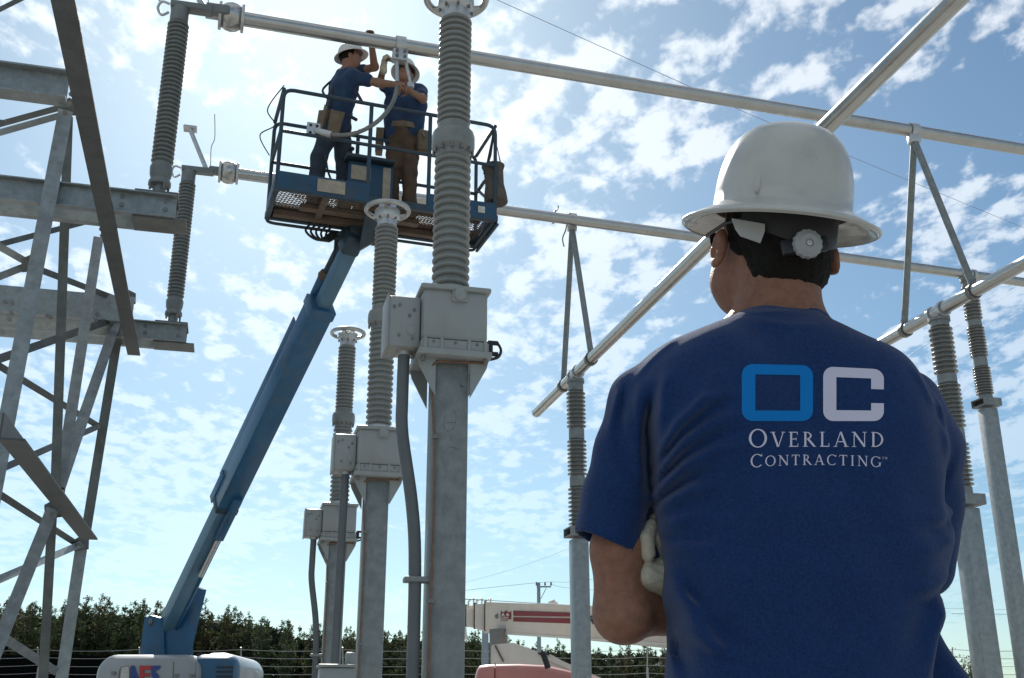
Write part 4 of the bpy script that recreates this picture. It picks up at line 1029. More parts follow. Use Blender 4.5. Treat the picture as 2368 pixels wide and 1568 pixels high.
for x, y0, y1, dy in ((1121.5, 1390, 1459, .12), (1097.5, 1394, 1454, .32), (1077.5, 1398, 1448, .52)):
    p, q = atY(x, y0, ya + dy), atY(x, y1, ya + dy); MB().box((p + q) / 2, (.06, .1, p.z - q.z)).build('wear_pad', 'rusty', crane)
for x in (1089, 1108, 1128):
    a, b, c = atY(x - 6, 1396, ya + .3), atY(x - 6, 1386, ya + .3), atY(x + 6, 1383, ya + .3)
    MB().path([a + V((0, 0, -.1)), a.lerp(b, .6), c, V((c.x, c.y, a.z - .1))], .028, 6).build('rope_guide', 'crane_cream', crane)
MB().path([atY(1268, 1395, 29), atY(1281, 1389, 29), atY(1284, 1402, 29)], .04, 6).lathe([(.001, -.05), (.1, -.05), (.08, 0), (.1, .05), (.001, .05)], 12, atY(1282, 1400, 29), (0, 1, 0)).build('rope_guide', 'crane_cream', crane)
MB().path([atY(1040, 1384, ya), atY(1130, 1388, ya), atY(1310, 1399, 28), atY(1500, 1408, 26)], .012, 5).build('hoist_rope', 'wire', crane)
def face_pt(x, y, e=.03):           # point on the front face of the main boom
    k_ = (x - 1122) / (1900 - 1122); d = ray(x, y)
    p0_, p1_ = atY(1122, 1420, ya), atY(1900, 1470, 20.9); nrm = V((-(p1_.y - p0_.y), p1_.x - p0_.x, 0)).normalized()
    t_ = (p0_ - O0).dot(nrm) / d.dot(nrm); return O0 + d * t_ - nrm * e
def decal(poly, name, m, e=.012):
    pts = [face_pt(x, y, e) for x, y in poly]; return MB().prism(pts, V((.0, .008, 0))).build(name, m, crane)
decal([(1187, 1412), (1330, 1417), (1330, 1426), (1187, 1424)], 'red_stripe', 'crane_stripe')
decal([(1187, 1427), (1330, 1430), (1330, 1442), (1187, 1437)], 'red_stripe', 'crane_stripe')
lx, ly = 1158, 1412
decal([(lx, ly), (lx + 4, ly + 5), (lx + 12, ly), (lx + 20, ly + 5), (lx + 24, ly), (lx + 24, ly + 20), (lx, ly + 19)], 'maker_badge', 'crane_stripe')
decal([(lx + 2, ly + 12), (lx + 7, ly + 5), (lx + 11, ly + 11)], 'badge_peak', 'crane_cream', .026); decal([(lx + 13, ly + 11), (lx + 17, ly + 5), (lx + 22, ly + 12)], 'badge_peak', 'crane_cream', .026)
def crane_text(body, x0, y0, hpx, m, name, shear=0.0, e=.03):
    cu = bpy.data.curves.new(name, 'FONT'); cu.body = body; cu.size = 1.0; cu.shear = shear; cu.offset = .02
    ob = bpy.data.objects.new(name, cu); C.objects.link(ob); dg = bpy.context.evaluated_depsgraph_get(); dg.update()
    me = bpy.data.meshes.new_from_object(ob.evaluated_get(dg)); bpy.data.objects.remove(ob)
    sc_ = hpx / .72
    for v in me.vertices:
        v.co = face_pt(x0 + v.co.x * sc_, y0 - v.co.y * sc_, e) - WORG[crane.name]
    me.materials.append(MATS[m]); o = bpy.data.objects.new(name, me); C.objects.link(o); o.parent = crane; return o
crane_text('TEREX', lx + 1.5, ly + 18.3, 4.6, 'crane_cream', 'badge_lettering', 0, .028)
crane_text('LIFTING', lx + 1, ly + 24.5, 3.4, 'crane_stripe', 'badge_lettering')
crane_text('RE', 1359, 1443, 20, 'black_paint', 'boom_lettering', .3)
MB().lathe([(.06, 0), (.06, .05), (.001, .05)], 12, face_pt(1149, 1425, .0), (0, -1, 0), caps=False).build('boom_pin', 'crane_grey', crane)
decal([(1120, 1459), (1560, 1488), (1560, 1493), (1120, 1464)], 'boom_lower_edge', 'crane_cream', .03)
MB().tube(atY(1152, 1455, 29.8), atY(1154, 1565, 29.8), .24, 16).build('lift_cylinder', 'crane_grey', crane)
# engine cover and cab
cv = [(1134, 1568), (1136, 1493), (1143, 1490), (1187, 1486), (1246, 1508), (1270, 1511), (1330, 1545), (1420, 1590), (1134, 1590)]
MB().prism([atY(x, y, 25.0) for x, y in cv], V((.1, 1.5, .0))).build('engine_cover', 'crane_cream', crane)
MB().prism([atY(x, y, 24.97) for x, y in ((1143, 1493), (1146, 1491), (1165, 1528), (1162, 1530))], V((0, .03, 0))).build('cover_strut', 'rusty', crane)
MB().prism([atY(x, y, 24.96) for x, y in ((1243, 1508), (1272, 1510), (1270, 1514), (1246, 1514))], V((0, .1, 0))).build('cover_vent', 'black_paint', crane)
MB().prism([atY(x, y, 24.9) for x, y in ((1258, 1516), (1300, 1528), (1430, 1585), (1415, 1590), (1262, 1524))], V((0, 1.0, 0))).build('sloping_fender', 'crane_cream', crane)
MB().box((crb.x + 2.4, YC - 1, .85), (9, 2.6, .5), None, .05).build('carrier', 'crane_cream', crane)
for x in (-1.2, .5, 4, 5.7):
    for y in (-2.2, .2):
        c = V((crb.x + x, YC + y, .55)); wh = MB().lathe([(.3, -.2), (.5, -.2), (.55, -.14), (.55, .14), (.5, .2), (.3, .2)], 24, c, (0, 1, 0), caps=False).build('wheel', 'black_rubber', crane)
        MB().lathe([(.001, -.06), (.3, -.1), (.3, .1), (.001, .06)], 18, c, (0, 1, 0), caps=False).build('rim', 'crane_cream', wh)

# ------------------------------------------------------------------ faded red truck
YT = 19.0
tr = atY(1255, 1560, YT); truck = thing('red_truck', 'faded red truck, only its rounded roof showing below the crane boom', 'truck', (tr.x, YT, 0))
top = [(1094, 1590), (1096, 1568), (1102, 1546), (1108, 1538), (1125, 1535.5), (1150, 1534.5), (1200, 1534), (1262, 1537), (1310, 1548), (1350, 1556), (1400, 1572), (1425, 1590)]
rings = []
vs_, fs_ = [], []
prs = [(0, .93, -.10), (.06, .97, -.03), (.18, 1, 0), (1.5, 1, 0), (1.75, .97, -.06)]
P3 = [atY(x, y, YT) for x, y in top]; cxm = sum(p.x for p in P3) / len(P3); zb = .9
for dy, sc, dz in prs:
    for p in P3: vs_.append((cxm + (p.x - cxm) * sc, YT + dy, p.z + dz if p.z > 1.75 else p.z + dz * .4))
n_ = len(P3)
for k_ in range(len(prs) - 1): fs_ += [(k_ * n_ + i, k_ * n_ + i + 1, (k_ + 1) * n_ + i + 1, (k_ + 1) * n_ + i) for i in range(n_ - 1)]
fs_ += [tuple(range(n_)), tuple(reversed(range((len(prs) - 1) * n_, len(prs) * n_)))]
MB().add(vs_, fs_).build('cab_roof', 'truck_red', truck, 60)
a, b = P3[0], P3[-1]; zr = a.z
MB().box(((a.x + b.x) / 2, YT + .85, (zr + .55) / 2), (b.x - a.x - .1, 1.55, zr - .55), None, .06).build('cab_body', 'truck_red', truck)
MB().path([atY(1144, 1536, YT + .02) + V((0, dy, .012)) for dy in (.1, .6, 1.5)], .012, 5).path([atY(1143, 1590, YT - .005), atY(1144, 1545, YT - .005), atY(1144.5, 1536, YT + .12)], .01, 5).build('roof_seam', 'crane_stripe', truck)
MB().path(smooth_curve([atY(1267, 1545, YT - .15), atY(1262, 1530, YT - .15), atY(1257, 1516, YT - .15), atY(1253, 1508, YT - .15)]), .05, 10).build('exhaust_stack', 'black_paint', truck)
MB().box(((a.x + b.x) / 2 + .7, YT + .85, .7), (4.5, 1.7, .35), None, .05).build('truck_frame', 'black_paint', truck)
for x in (-.7, 2.6):
    for y in (.1, 1.6):
        c = V(((a.x + b.x) / 2 + x, YT + y, .45)); wh = MB().lathe([(.25, -.13), (.42, -.13), (.45, -.1), (.45, .1), (.42, .13), (.25, .13)], 22, c, (0, 1, 0), caps=False).build('wheel', 'black_rubber', truck)
        MB().lathe([(.001, -.05), (.25, -.08), (.25, .08), (.001, .05)], 16, c, (0, 1, 0), caps=False).build('rim', 'lift_grey', wh)

# ------------------------------------------------------------------ poles and overhead wires
def upole(px, pyt, Y, r, label, arm=True):
    p = atY(px, pyt, Y); t = thing('utility_pole', label, 'utility pole', (p.x, Y, 0))
    MB().tube((p.x, Y, 0), (p.x, Y, p.z), r * 1.25, 12, r * .85).build('pole', 'pole_grey', t)
    if arm:
        MB().box((p.x + .28, Y - .2, p.z - .25), (.8, .07, .08)).build('crossarm', 'pole_grey', t)
        k_ = MB()
        for x in (-.12, .35, .68): k_.lathe([(.03, 0), (.06, .05), (.04, .1), (.06, .14), (.02, .2)], 8, (p.x + x, Y - .2, p.z - .19))
        k_.build('pin_insulators', 'porcelain_dark', t)
        MB().path([(p.x + .1, Y - .15, p.z - .9), (p.x + .42, Y - .2, p.z - .32)], .02, 5).build('arm_brace', 'pole_grey', t)
    return p
up_ = upole(1245, 1347, 62, .11, 'distant utility pole with a short crossarm rising behind the crane boom')
upole(1122, 1430, 40, .13, 'plain grey pole under the crane boom, left of the red truck', False)
def wire(pts, r, label, name='overhead_wire'):
    P_ = [V(p) for p in pts]; s = smooth_curve(P_, 10) if len(P_) > 2 else P_
    tag(MB().path(s, r, 5).build(name, 'wire', None, 60, loc=P_[0]), label, 'wire', 'overhead wires')
wire([atY(1060, -40, 20), atY(1600, 203, 25), atY(1800, 293, 28), atY(2367, 527, 38), atY(2500, 580, 41)], .0075, 'thin overhead wire crossing the whole sky behind the hard hat')
wire([atY(1010, 1372, 62), up_ + V((0, 0, 0)), atY(1400, 1335, 75), atY(1900, 1250, 90)], .010, 'thin wire leading both ways from the top of the distant pole')
wire([atY(1010, 1362, 90), atY(1100, 1340, 86), atY(1200, 1311, 82), atY(1310, 1270, 78), atY(1460, 1205, 72)], .009, 'faint wire rising to the right above the distant pole')
wire([up_ + V((.7, 0, -.1)), atY(1320, 1360, 64), atY(1500, 1372, 66), atY(2100, 1404, 75), atY(2500, 1412, 80)], .009, 'faint wire sagging to the right from the pole\'s crossarm')
wire([atY(2040, 870, 26), atY(2130, 802, 24), atY(2400, 640, 20)], .004, 'short faint wire above the man\'s right shoulder')
wire([atY(2200, 1419, 60), atY(2300, 1420, 60), atY(2420, 1421, 60)], .013, 'faint level wire low at the right edge')

# ------------------------------------------------------------------ perimeter fence with barbed strands
fence = thing('perimeter_fence', 'wire perimeter fence with barbed strands along the tree line', 'fence', (-6, 34, 0))
YF = 34.0
xs = [-26 + 3.0 * i for i in range(16)]
for x in xs:
    MB().tube((x, YF, 0), (x, YF, 2.62), .035, 8).build('fence_post', 'fence_wire', fence)
    MB().tube((x, YF, 2.6), (x, YF - .27, zat(34, 1498)), .02, 6).build('barb_arm', 'fence_wire', fence)
for i, (dy, z) in enumerate(((0, zat(34, 1556)), (-.07, zat(34, 1538)), (-.15, zat(34, 1520)), (-.23, zat(34, 1503)))):
    k_ = MB(); pts = []
    for j in range(len(xs) - 1):
        for q in range(5):
            x = xs[j] + 3.0 * q / 5; pts.append((x, YF + dy, z - .05 * (1 - (2 * q / 5 - 1) ** 2)))
    k_.path(pts, .008, 5).build('barbed_strand', 'fence_wire', fence)
k_ = MB()
for i in range(300):
    x = xs[0] + 45 * i / 300
    for s in (-1, 1): k_.tube((x, YF, .05 if s < 0 else .05), (min(xs[-1], max(xs[0], x + s * 2.1)), YF, 2.15), .0035, 3, caps=False)
o = k_.build('chain_link', 'fence_wire', fence, 180); o['kind'] = 'stuff'

sc_ = MB(); nx_ = 60; xa_, xb_ = -26.0, atY(520, 1540, YF).x
vv = []
for i in range(nx_ + 1):
    x = xa_ + (xb_ - xa_) * i / nx_; yy = YF + .06 + .03 * sin(i * 1.3) + .02 * sin(i * .47)
    vv += [(x, yy, .05), (x, yy + .02, 1.6), (x, yy, zat(34, 1514) + .02 * sin(i * .9))]
sc_.add(vv, [(i * 3 + j, i * 3 + 3 + j, i * 3 + 4 + j, i * 3 + 1 + j) for i in range(nx_) for j in (0, 1)])
sc_.build('screen_fabric', 'screen_black', fence, 180)

# ------------------------------------------------------------------ pine trees
def pine_mesh(seed, hgt=13.0):
    r = random.Random(seed); q = MB(); z0 = hgt * r.uniform(.36, .46)
    lean = V((r.uniform(-.02, .02), r.uniform(-.02, .02), 0))
    tr = [V((0, 0, hgt * i / 6)) + lean * (hgt * i / 6) + V((r.uniform(-.06, .06), r.uniform(-.06, .06), 0)) for i in range(7)]
    trunk = MB().path(tr, [.16, .145, .13, .11, .085, .055, .015], 6)
    leaf = MB()
    def tuft(c, s):
        for _ in range(11):
            d = V((r.gauss(0, 1), r.gauss(0, 1), r.gauss(.25, .8))).normalized(); l = s * r.uniform(.6, 1.25); e = d.cross(V((r.gauss(0, 1), r.gauss(0, 1), r.gauss(0, 1)))).normalized() * s * .15
            leaf.add([c - e * .6, c + e * .6, c + d * l + e, c + d * l * 1.12, c + d * l - e], [(0, 1, 2, 3, 4)])
    z = z0; W_ = r.uniform(1.2, 1.95)
    while z < hgt - .15:
        f = (z - z0) / (hgt - z0); rad = W_ * (1 - f) ** .72 * (.5 + .5 * min(1, f * 3 + .3)) + .10
        for _ in range(r.choice((4, 5, 5, 6)) if f < .85 else 3):
            a = r.uniform(0, 2 * pi); l = rad * r.uniform(.3, 1.25); el = r.uniform(-.05, .35) + f * .6
            b = V((0, 0, z)) + lean * z; d = V((cos(a) * cos(el), sin(a) * cos(el), sin(el)))
            tip_ = b + d * l + V((0, 0, .12 * l)); trunk.path([b, b + d * l * .6, tip_], [.03, .02, .006], 3)
            nt_ = max(1, int(l / .3))
            for k in range(nt_):
                if r.random() < .9: tuft(b.lerp(tip_, .35 + .68 * (k + 1) / nt_) + V((r.gauss(0, .06), r.gauss(0, .06), r.gauss(.03, .06))), r.uniform(.26, .40) * (1 - .35 * f))
        z += hgt * r.uniform(.018, .034)
    tuft(V((0, 0, hgt)) + lean * hgt, .22); tuft(V((0, 0, hgt + .2)) + lean * hgt, .16)
    return trunk, leaf
protos = []
for i in range(8):
    tk, lf = pine_mesh(100 + i)
    a_o = tk.build('trunk', 'bark', None, 60); b_o = lf.build('crown', 'pine_needles' if i % 3 else 'pine_needles_dry', None, 180)
    protos.append((a_o.data, b_o.data)); bpy.data.objects.remove(a_o); bpy.data.objects.remove(b_o)
rr = random.Random(5)
spots = []
# profile of the tree line: survey column -> row of the tops
TL = [(-120, 1395), (0, 1385), (40, 1378), (110, 1392), (150, 1388), (210, 1380), (252, 1380), (300, 1395), (350, 1392), (400, 1400), (480, 1392), (560, 1415), (630, 1420), (700, 1455), (740, 1450), (820, 1452), (900, 1455), (960, 1450), (1040, 1462), (1100, 1462), (1140, 1458), (1200, 1475), (1300, 1488), (1400, 1492), (1540, 1497), (1700, 1500), (2000, 1525), (2160, 1545)]
def top_at(px):
    for (a, ya_), (b, yb_) in zip(TL, TL[1:]):
        if a <= px <= b: return -11 + ya_ + (yb_ - ya_) * (px - a) / (b - a)
    return 1500
px = -110.0
while px < 2150:
    for row, Yt in enumerate((96, 101, 107)):
        x = px + rr.uniform(-14, 14) + row * 11; jit = abs(rr.gauss(0, 17)) + row * 2 + (0 if row == 0 else rr.uniform(0, 20))
        spots.append((x, top_at(min(max(x, -119), 2159)) + jit, Yt + rr.uniform(-2, 2)))
    px += 24 if px < 1560 else 60
spots.sort()
for i, (x, y, Yt) in enumerate(spots):
    tp = atY(x, y, Yt); sc_ = tp.z / 13.2
    t = bpy.data.objects.new('pine_tree', None); C.objects.link(t); t.location = (tp.x, Yt, 0); t.rotation_euler.z = rr.uniform(0, 6.28); wsc_ = sc_ * rr.uniform(.85, 1.15); t.scale = (wsc_, wsc_, sc_)
    tag(t, 'slender pine standing in the dense tree line behind the yard', 'tree', 'pines in the tree line')
    ta, le = protos[rr.randrange(8)]
    for nm, dt in (('trunk', ta), ('crown', le)):
        o = bpy.data.objects.new(nm, dt); C.objects.link(o); o.parent = t
# dark undergrowth behind and between the trunks
r = random.Random(77); ug = MB()
for i in range(30000):
    px = r.uniform(-150, 2200); Y_ = r.uniform(99, 113); zt = zat(Y_, top_at(min(max(px, -119), 2159))) 
    c = V((atY(px, 1500, Y_).x, Y_, zt * .84 * r.random() ** .7)); d = V((r.gauss(0, 1), r.gauss(0, 1), r.gauss(0, 1))).normalized(); e = d.cross(V((r.gauss(0, 1), r.gauss(0, 1), r.gauss(0, 1)))).normalized()
    s = r.uniform(.25, .6); ug.add([c - d * s, c + e * s * .5, c + d * s, c - e * s * .5], [(0, 1, 2, 3)])
tag(ug.build('undergrowth', 'undergrowth', None, 180), 'dark tangled undergrowth filling the space between pine trunks', 'undergrowth', kind='stuff')

# shrub at the right edge
pbx = atY(2225, 1560, 16.0); sh = thing('shrub', 'sparse leafy shrub top behind the man at the right', 'shrub', (pbx.x, 16.0, 0))
r = random.Random(9); st_ = MB(); lf = MB(); zt = zat(16, 1508)
for i in range(110):
    a = r.uniform(0, 2 * pi); l = r.uniform(.80, 1.03); b = V((pbx.x, 16, 0)); tipp = b + V((cos(a) * .28 * r.random() ** .5, sin(a) * .28 * r.random() ** .5, zt * l * (1 - .12 * r.random())))
    mid_ = b.lerp(tipp, .5) + V((r.gauss(0, .05), r.gauss(0, .05), 0)); st_.path([b, mid_, tipp], [.012, .008, .003], 4)
    for j in range(34):
        c = mid_.lerp(tipp, r.uniform(.35, 1.03)) + V((r.gauss(0, .035), r.gauss(0, .035), r.gauss(0, .03))); d = V((r.gauss(0, 1), r.gauss(0, 1), r.gauss(.4, 1))).normalized(); e = d.cross(V((r.gauss(0, 1), r.gauss(0, 1), 1))).normalized(); s = r.uniform(.012, .028)
        lf.add([c, c + d * s + e * s * .45, c + d * s * 2, c + d * s - e * s * .45], [(0, 1, 2, 3)])
st_.build('stems', 'bark', sh, 60); lf.build('foliage', 'shrub_leaf', sh, 180)
# ------------------------------------------------------------------ the foreground man (back view, arms folded)
YM = 1.72
def mp_(x, y, Y=YM): return np.array(atY(x, y, Y))
man = thing('person', 'man seen from behind in navy shirt and white full-brim hard hat, arms folded', 'person', (mp_(1850, 1200)[0], YM, 0))
U = .000686
# ---- shirt
zlo = zat(YM, 1690); lo = np.array([mp_(1290, 1200)[0], 1.50, zlo - .02]); hi = np.array([mp_(2270, 1200)[0], 2.02, zat(YM, 700)])
G = Grid(lo, hi, .0042)
sl_, X, Y, Z = G.full()
#        row   left  right  half-depth  centre depth
TS = [(715, 1725, 1880, .050, 1.735), (735, 1692, 1902, .062, 1.735), (752, 1645, 1935, .076, 1.735), (768, 1597, 1966, .086, 1.735), (800, 1531, 2022, .100, 1.735), (840, 1474, 2079, .112, 1.735), (880, 1440, 2117, .119, 1.735), (930, 1428, 2150, .126, 1.735),
      (980, 1440, 2172, .131, 1.735), (1040, 1478, 2186, .135, 1.735), (1100, 1500, 2194, .137, 1.735), (1180, 1522, 2196, .138, 1.738), (1260, 1533, 2196, .137, 1.74), (1340, 1543, 2188, .135, 1.742), (1420, 1541, 2172, .133, 1.742), (1500, 1545, 2166, .133, 1.742), (1570, 1549, 2168, .135, 1.742), (1700, 1550, 2180, .138, 1.742)]
zz = np.array([zat(YM, t[0]) for t in TS]); o_ = np.argsort(zz)
xl = np.array([mp_(t[1], t[0])[0] for t in TS]); xr = np.array([mp_(t[2], t[0])[0] for t in TS])
zf = Z.ravel()
def sm(a):
    v = np.interp(zf, zz[o_], a[o_]); k_ = np.ones(9) / 9; return np.convolve(np.pad(v, 4, 'edge'), k_, 'valid')[None, None, :].astype(np.float32)
XL, XR, RY, YC_ = sm(xl), sm(xr), sm(np.array([t[3] for t in TS])), sm(np.array([t[4] for t in TS]))
RX = (XR - XL) / 2; XC = (XR + XL) / 2
ux, uy = np.abs((X - XC) / RX), np.abs((Y - YC_) / RY)
pw = 2.35
q = (ux ** pw + uy ** pw) ** (1 / pw)
G.f = ((q - 1) * np.minimum(RX, RY) * .9).astype(np.float32)
G.f = np.maximum(G.f, (zlo - Z) + 0 * X + 0 * Y).astype(np.float32)
G.f = np.maximum(G.f, (Z - zat(YM, 723)) + 0 * X + 0 * Y).astype(np.float32)
# muscles: shoulder blades and trapezius
G.ell(mp_(1660, 950, 1.665), (.085, .060, .105), .05); G.ell(mp_(2010, 960, 1.665), (.085, .060, .105), .05)
# left sleeve
sA, sB, sC, sD = mp_(1480, 925, 1.735), mp_(1447, 1040, 1.745), mp_(1421, 1150, 1.75), mp_(1401, 1262, 1.755)
G.chain([sA, sB, sC], [.046, .049, .0515], .018); G.cap(sC, sD, .0515, .0545, .010)
# hem plane of the left sleeve
dh = sD - sC; dh = dh / np.linalg.norm(dh); hn = np.array([-.40, 0.05, -1.0]); hn /= np.linalg.norm(hn); hp = mp_(1402, 1258, 1.755)
near_arm = (X < mp_(1498, 1250)[0])
hemd = (X - hp[0]) * hn[0] + (Y - hp[1]) * hn[1] + (Z - hp[2]) * hn[2]
G.f = np.where(near_arm, np.maximum(G.f, hemd), G.f).astype(np.float32)
# right sleeve
rA, rB, rC, rD = mp_(2105, 930, 1.745), mp_(2146, 1040, 1.76), mp_(2150, 1150, 1.80), mp_(2140, 1312, 1.83)
G.chain([rA, rB, rC, rD], [.048, .052, .050, .048], .022)
G.cap(mp_(1512, 1060, 1.80), mp_(1535, 1330, 1.81), .022, .028, .02)
# shirt-tail bulging past the right hip
G.cap(mp_(2140, 1470, 1.79), mp_(2185, 1600, 1.80), .018, .045, .03)
# folds, drawn along lines over the back and sleeve
def fold(line, amp, wd, ylim=1.78):
    P_ = [mp_(x, y) for x, y in line]; d2 = None; tt = None; tot = len(P_) - 1
    for i in range(tot):
        a, b = P_[i], P_[i + 1]; bx, bz = b[0] - a[0], b[2] - a[2]; L2 = bx * bx + bz * bz
        t_ = np.clip(((X - a[0]) * bx + (Z - a[2]) * bz) / L2, 0, 1); dd = (X - a[0] - t_ * bx) ** 2 + (Z - a[2] - t_ * bz) ** 2
        s_ = (i + t_) / tot
        if d2 is None: d2, tt = dd, s_
        else: tt = np.where(dd < d2, s_, tt); d2 = np.minimum(d2, dd)
    env = np.clip(np.minimum(tt * 4 + .25, (1 - tt) * 3), 0, 1)
    G.f -= (amp * env * np.exp(-d2 / (wd * wd)) * np.clip((ylim - Y) / .05, 0, 1)).astype(np.float32)
for ln, a_, w_ in [
    ([(1512, 1075), (1545, 1020), (1600, 975), (1670, 950)], .0075, .0085), ([(1512, 1110), (1560, 1060), (1620, 1025), (1700, 1000)], .006, .0075),
    ([(1515, 1145), (1560, 1110), (1630, 1080), (1720, 1070)], .0052, .0075), ([(1520, 1182), (1580, 1160), (1650, 1150)], .0045, .008), ([(1526, 1225), (1580, 1215), (1640, 1225)], .0035, .009),
    ([(1512, 1092), (1553, 1040), (1610, 998), (1680, 975)], -.006, .007), ([(1514, 1128), (1560, 1085), (1625, 1052), (1700, 1030)], -.005, .006), ([(1517, 1163), (1570, 1135), (1640, 1115)], -.004, .006),
    ([(1500, 930), (1492, 1000), (1500, 1080), (1506, 1150)], -.010, .0075), ([(1470, 900), (1462, 990), (1470, 1090), (1476, 1200)], .0035, .009), ([(1525, 900), (1512, 960), (1510, 1040)], .005, .009),
    ([(1440, 905), (1430, 1000), (1428, 1100)], -.003, .008), ([(1432, 900), (1415, 960), (1400, 1040)], .0035, .006), ([(1390, 1180), (1420, 1215), (1470, 1230)], .002, .01),
    ([(1548, 1330), (1570, 1400), (1615, 1490), (1660, 1600)], .0065, .014), ([(1548, 1400), (1565, 1480), (1590, 1600)], -.006, .011), ([(1556, 1320), (1600, 1400), (1660, 1480), (1720, 1600)], -.005, .015), ([(1640, 1330), (1690, 1430), (1760, 1560)], .0035, .022),
    ([(1580, 1280), (1640, 1330), (1730, 1380)], .003, .02), ([(2160, 1400), (2130, 1480), (2090, 1600)], .005, .016), ([(2165, 1460), (2150, 1530), (2140, 1610)], -.009, .012), ([(2120, 1380), (2070, 1480), (2010, 1590)], -.003, .02),
    ([(2190, 1060), (2170, 1150), (2160, 1260)], -.004, .012), ([(2130, 930), (2150, 1020), (2165, 1100)], .003, .012), ([(1700, 1180), (1840, 1230), (2000, 1225)], .002, .03), ([(1850, 800), (1845, 1000), (1850, 1250)], -.004, .045),
    ([(2196, 1180), (2140, 1215), (2070, 1225)], .0026, .008), ([(2194, 1205), (2130, 1245), (2060, 1262)], -.0026, .007), ([(2192, 1250), (2130, 1290), (2060, 1300)], .0024, .008), ([(2185, 1330), (2120, 1370), (2040, 1380)], .0028, .009), ([(2178, 1360), (2110, 1405), (2030, 1420)], -.0026, .008),
    ([(1546, 1380), (1620, 1430), (1700, 1440)], .0028, .008), ([(1545, 1440), (1610, 1500), (1700, 1530)], .0032, .009), ([(1548, 1462), (1620, 1525), (1720, 1555)], -.003, .008), ([(1540, 1270), (1600, 1290), (1660, 1285)], .0026, .007), ([(1535, 1250), (1590, 1262), (1650, 1262)], -.0022, .006),
    ([(1440, 960), (1452, 1030), (1480, 1080)], .0026, .006), ([(1408, 1060), (1440, 1120), (1480, 1150)], .0024, .007), ([(1395, 1120), (1430, 1160), (1478, 1185)], -.0024, .006), ([(1640, 900), (1610, 950), (1560, 1000)], .003, .009), ([(1700, 900), (1660, 960), (1620, 1000)], -.002, .01),
    ([(2060, 880), (2100, 950), (2150, 1000)], .0026, .009), ([(2090, 900), (2120, 970), (2160, 1040)], -.0024, .007), ([(1730, 780), (1800, 795), (1890, 785)], .0018, .008), ([(1800, 1420), (1880, 1480), (1990, 1560)], .002, .012), ([(1740, 1480), (1850, 1560), (1930, 1620)], -.002, .012),
    ([(1690, 745), (1760, 752), (1850, 750)], .0015, .006), ([(1560, 800), (1500, 850), (1450, 905)], .002, .006), ([(1760, 1300), (1900, 1360), (2060, 1340)], .0022, .035), ([(1660, 1420), (1820, 1500), (2000, 1480)], -.0025, .04)]:
    fold(ln, a_ * 1.45, w_ * .95)
rs = np.random.default_rng(8); f = 0
for _ in range(10):
    k_ = rs.normal(size=3) * 26; f = f + np.sin(X * k_[0] + Y * k_[1] + Z * k_[2] + rs.uniform(0, 6))
G.f += (.0005 * f).astype(np.float32)
# hollow the left sleeve at its hem so the arm comes out of an opening
G.cap(sC * .35 + sD * .65, sD + dh * .05, .0455, .050, cut=True)
shirt = G.build('shirt', 'shirt', man, 2)
sme = shirt.data; base_ = WORG[man.name]
bvh = BVHTree.FromPolygons([v.co + base_ for v in sme.vertices], [tuple(p.vertices) for p in sme.polygons])
# sleeve and neck stitching as raised ribs
def on_shirt(x, y, lift_=.0008):
    d = ray(x, y).normalized(); h, n_, i_, dist = bvh.ray_cast(O0, d)
    return (h - d * lift_) if h is not None else None
def seam(pts, r_, name, m='shirt', lift_=.0):
    P_ = [on_shirt(x, y, lift_) for x, y in pts]; P_ = [p for p in P_ if p is not None]
    if len(P_) > 2: MB().path(smooth_curve(P_, 4), r_, 6).build(name, m, shirt, 180)
seam([(1334, 1200), (1352, 1216), (1376, 1232), (1402, 1245), (1430, 1257), (1458, 1267), (1474, 1272)], .0011, 'hem_stitch')
seam([(1444, 884), (1436, 915), (1434, 960)], .0014, 'shoulder_seam')
# collar: ribbed neck band
col = []
for i in range(41):
    a = 2 * pi * i / 40
    c = mp_(1797, 733, 1.745); col.append(V((c[0] + .081 * cos(a), 1.752 + .072 * sin(a), zat(1.72, 728) + .004 * sin(a) - .006 * abs(cos(a)) ** 2)))
MB().path(col[:-1], .0085, 8, closed=True).build('neck_band', 'shirt', shirt, 180)

# ---- print on the back
class Print:
    def __init__(s): s.m = MB(); s.k = 0
    def strip(s, L_, R_, nc=2):
        s.k += 1; lift_ = .0009 + .00003 * (s.k % 12); rows = []
        for a, b in zip(L_, R_):
            row = [on_shirt(a[0] + (b[0] - a[0]) * j / nc, a[1] + (b[1] - a[1]) * j / nc, lift_) for j in range(nc + 1)]
            rows.append(row)
        w_ = nc + 1; vs_ = [p for r_ in rows for p in r_]
        if any(p is None for p in vs_): return
        s.m.add(vs_, [(i * w_ + j, i * w_ + j + 1, (i + 1) * w_ + j + 1, (i + 1) * w_ + j) for i in range(len(rows) - 1) for j in range(nc)])
    def done(s, name, m): 
        o = s.m.build(name, m, shirt, 180); return o
def zp_(x, y): return (1671.5 + x / 5.1, 807 + y / 5.1)
def rr_loop(x0, y0, x1, y1, rad, n=7, warp=None):
    pts = []
    for cx_, cy_, a0 in ((x1 - rad, y0 + rad, -pi / 2), (x1 - rad, y1 - rad, 0), (x0 + rad, y1 - rad, pi / 2), (x0 + rad, y0 + rad, pi)):
        pts += [(cx_ + rad * cos(a0 + pi / 2 * i / n), cy_ + rad * sin(a0 + pi / 2 * i / n)) for i in range(n + 1)]
    return pts
def dens(p, q, n): return [(p[0] + (q[0] - p[0]) * i / n, p[1] + (q[1] - p[1]) * i / n) for i in range(n)]
def densify(pts, n=5, closed=True):
    o = []
    for i in range(len(pts) - (0 if closed else 1)): o += dens(pts[i], pts[(i + 1) % len(pts)], n)
    return o + ([pts[0]] if closed else [pts[-1]])
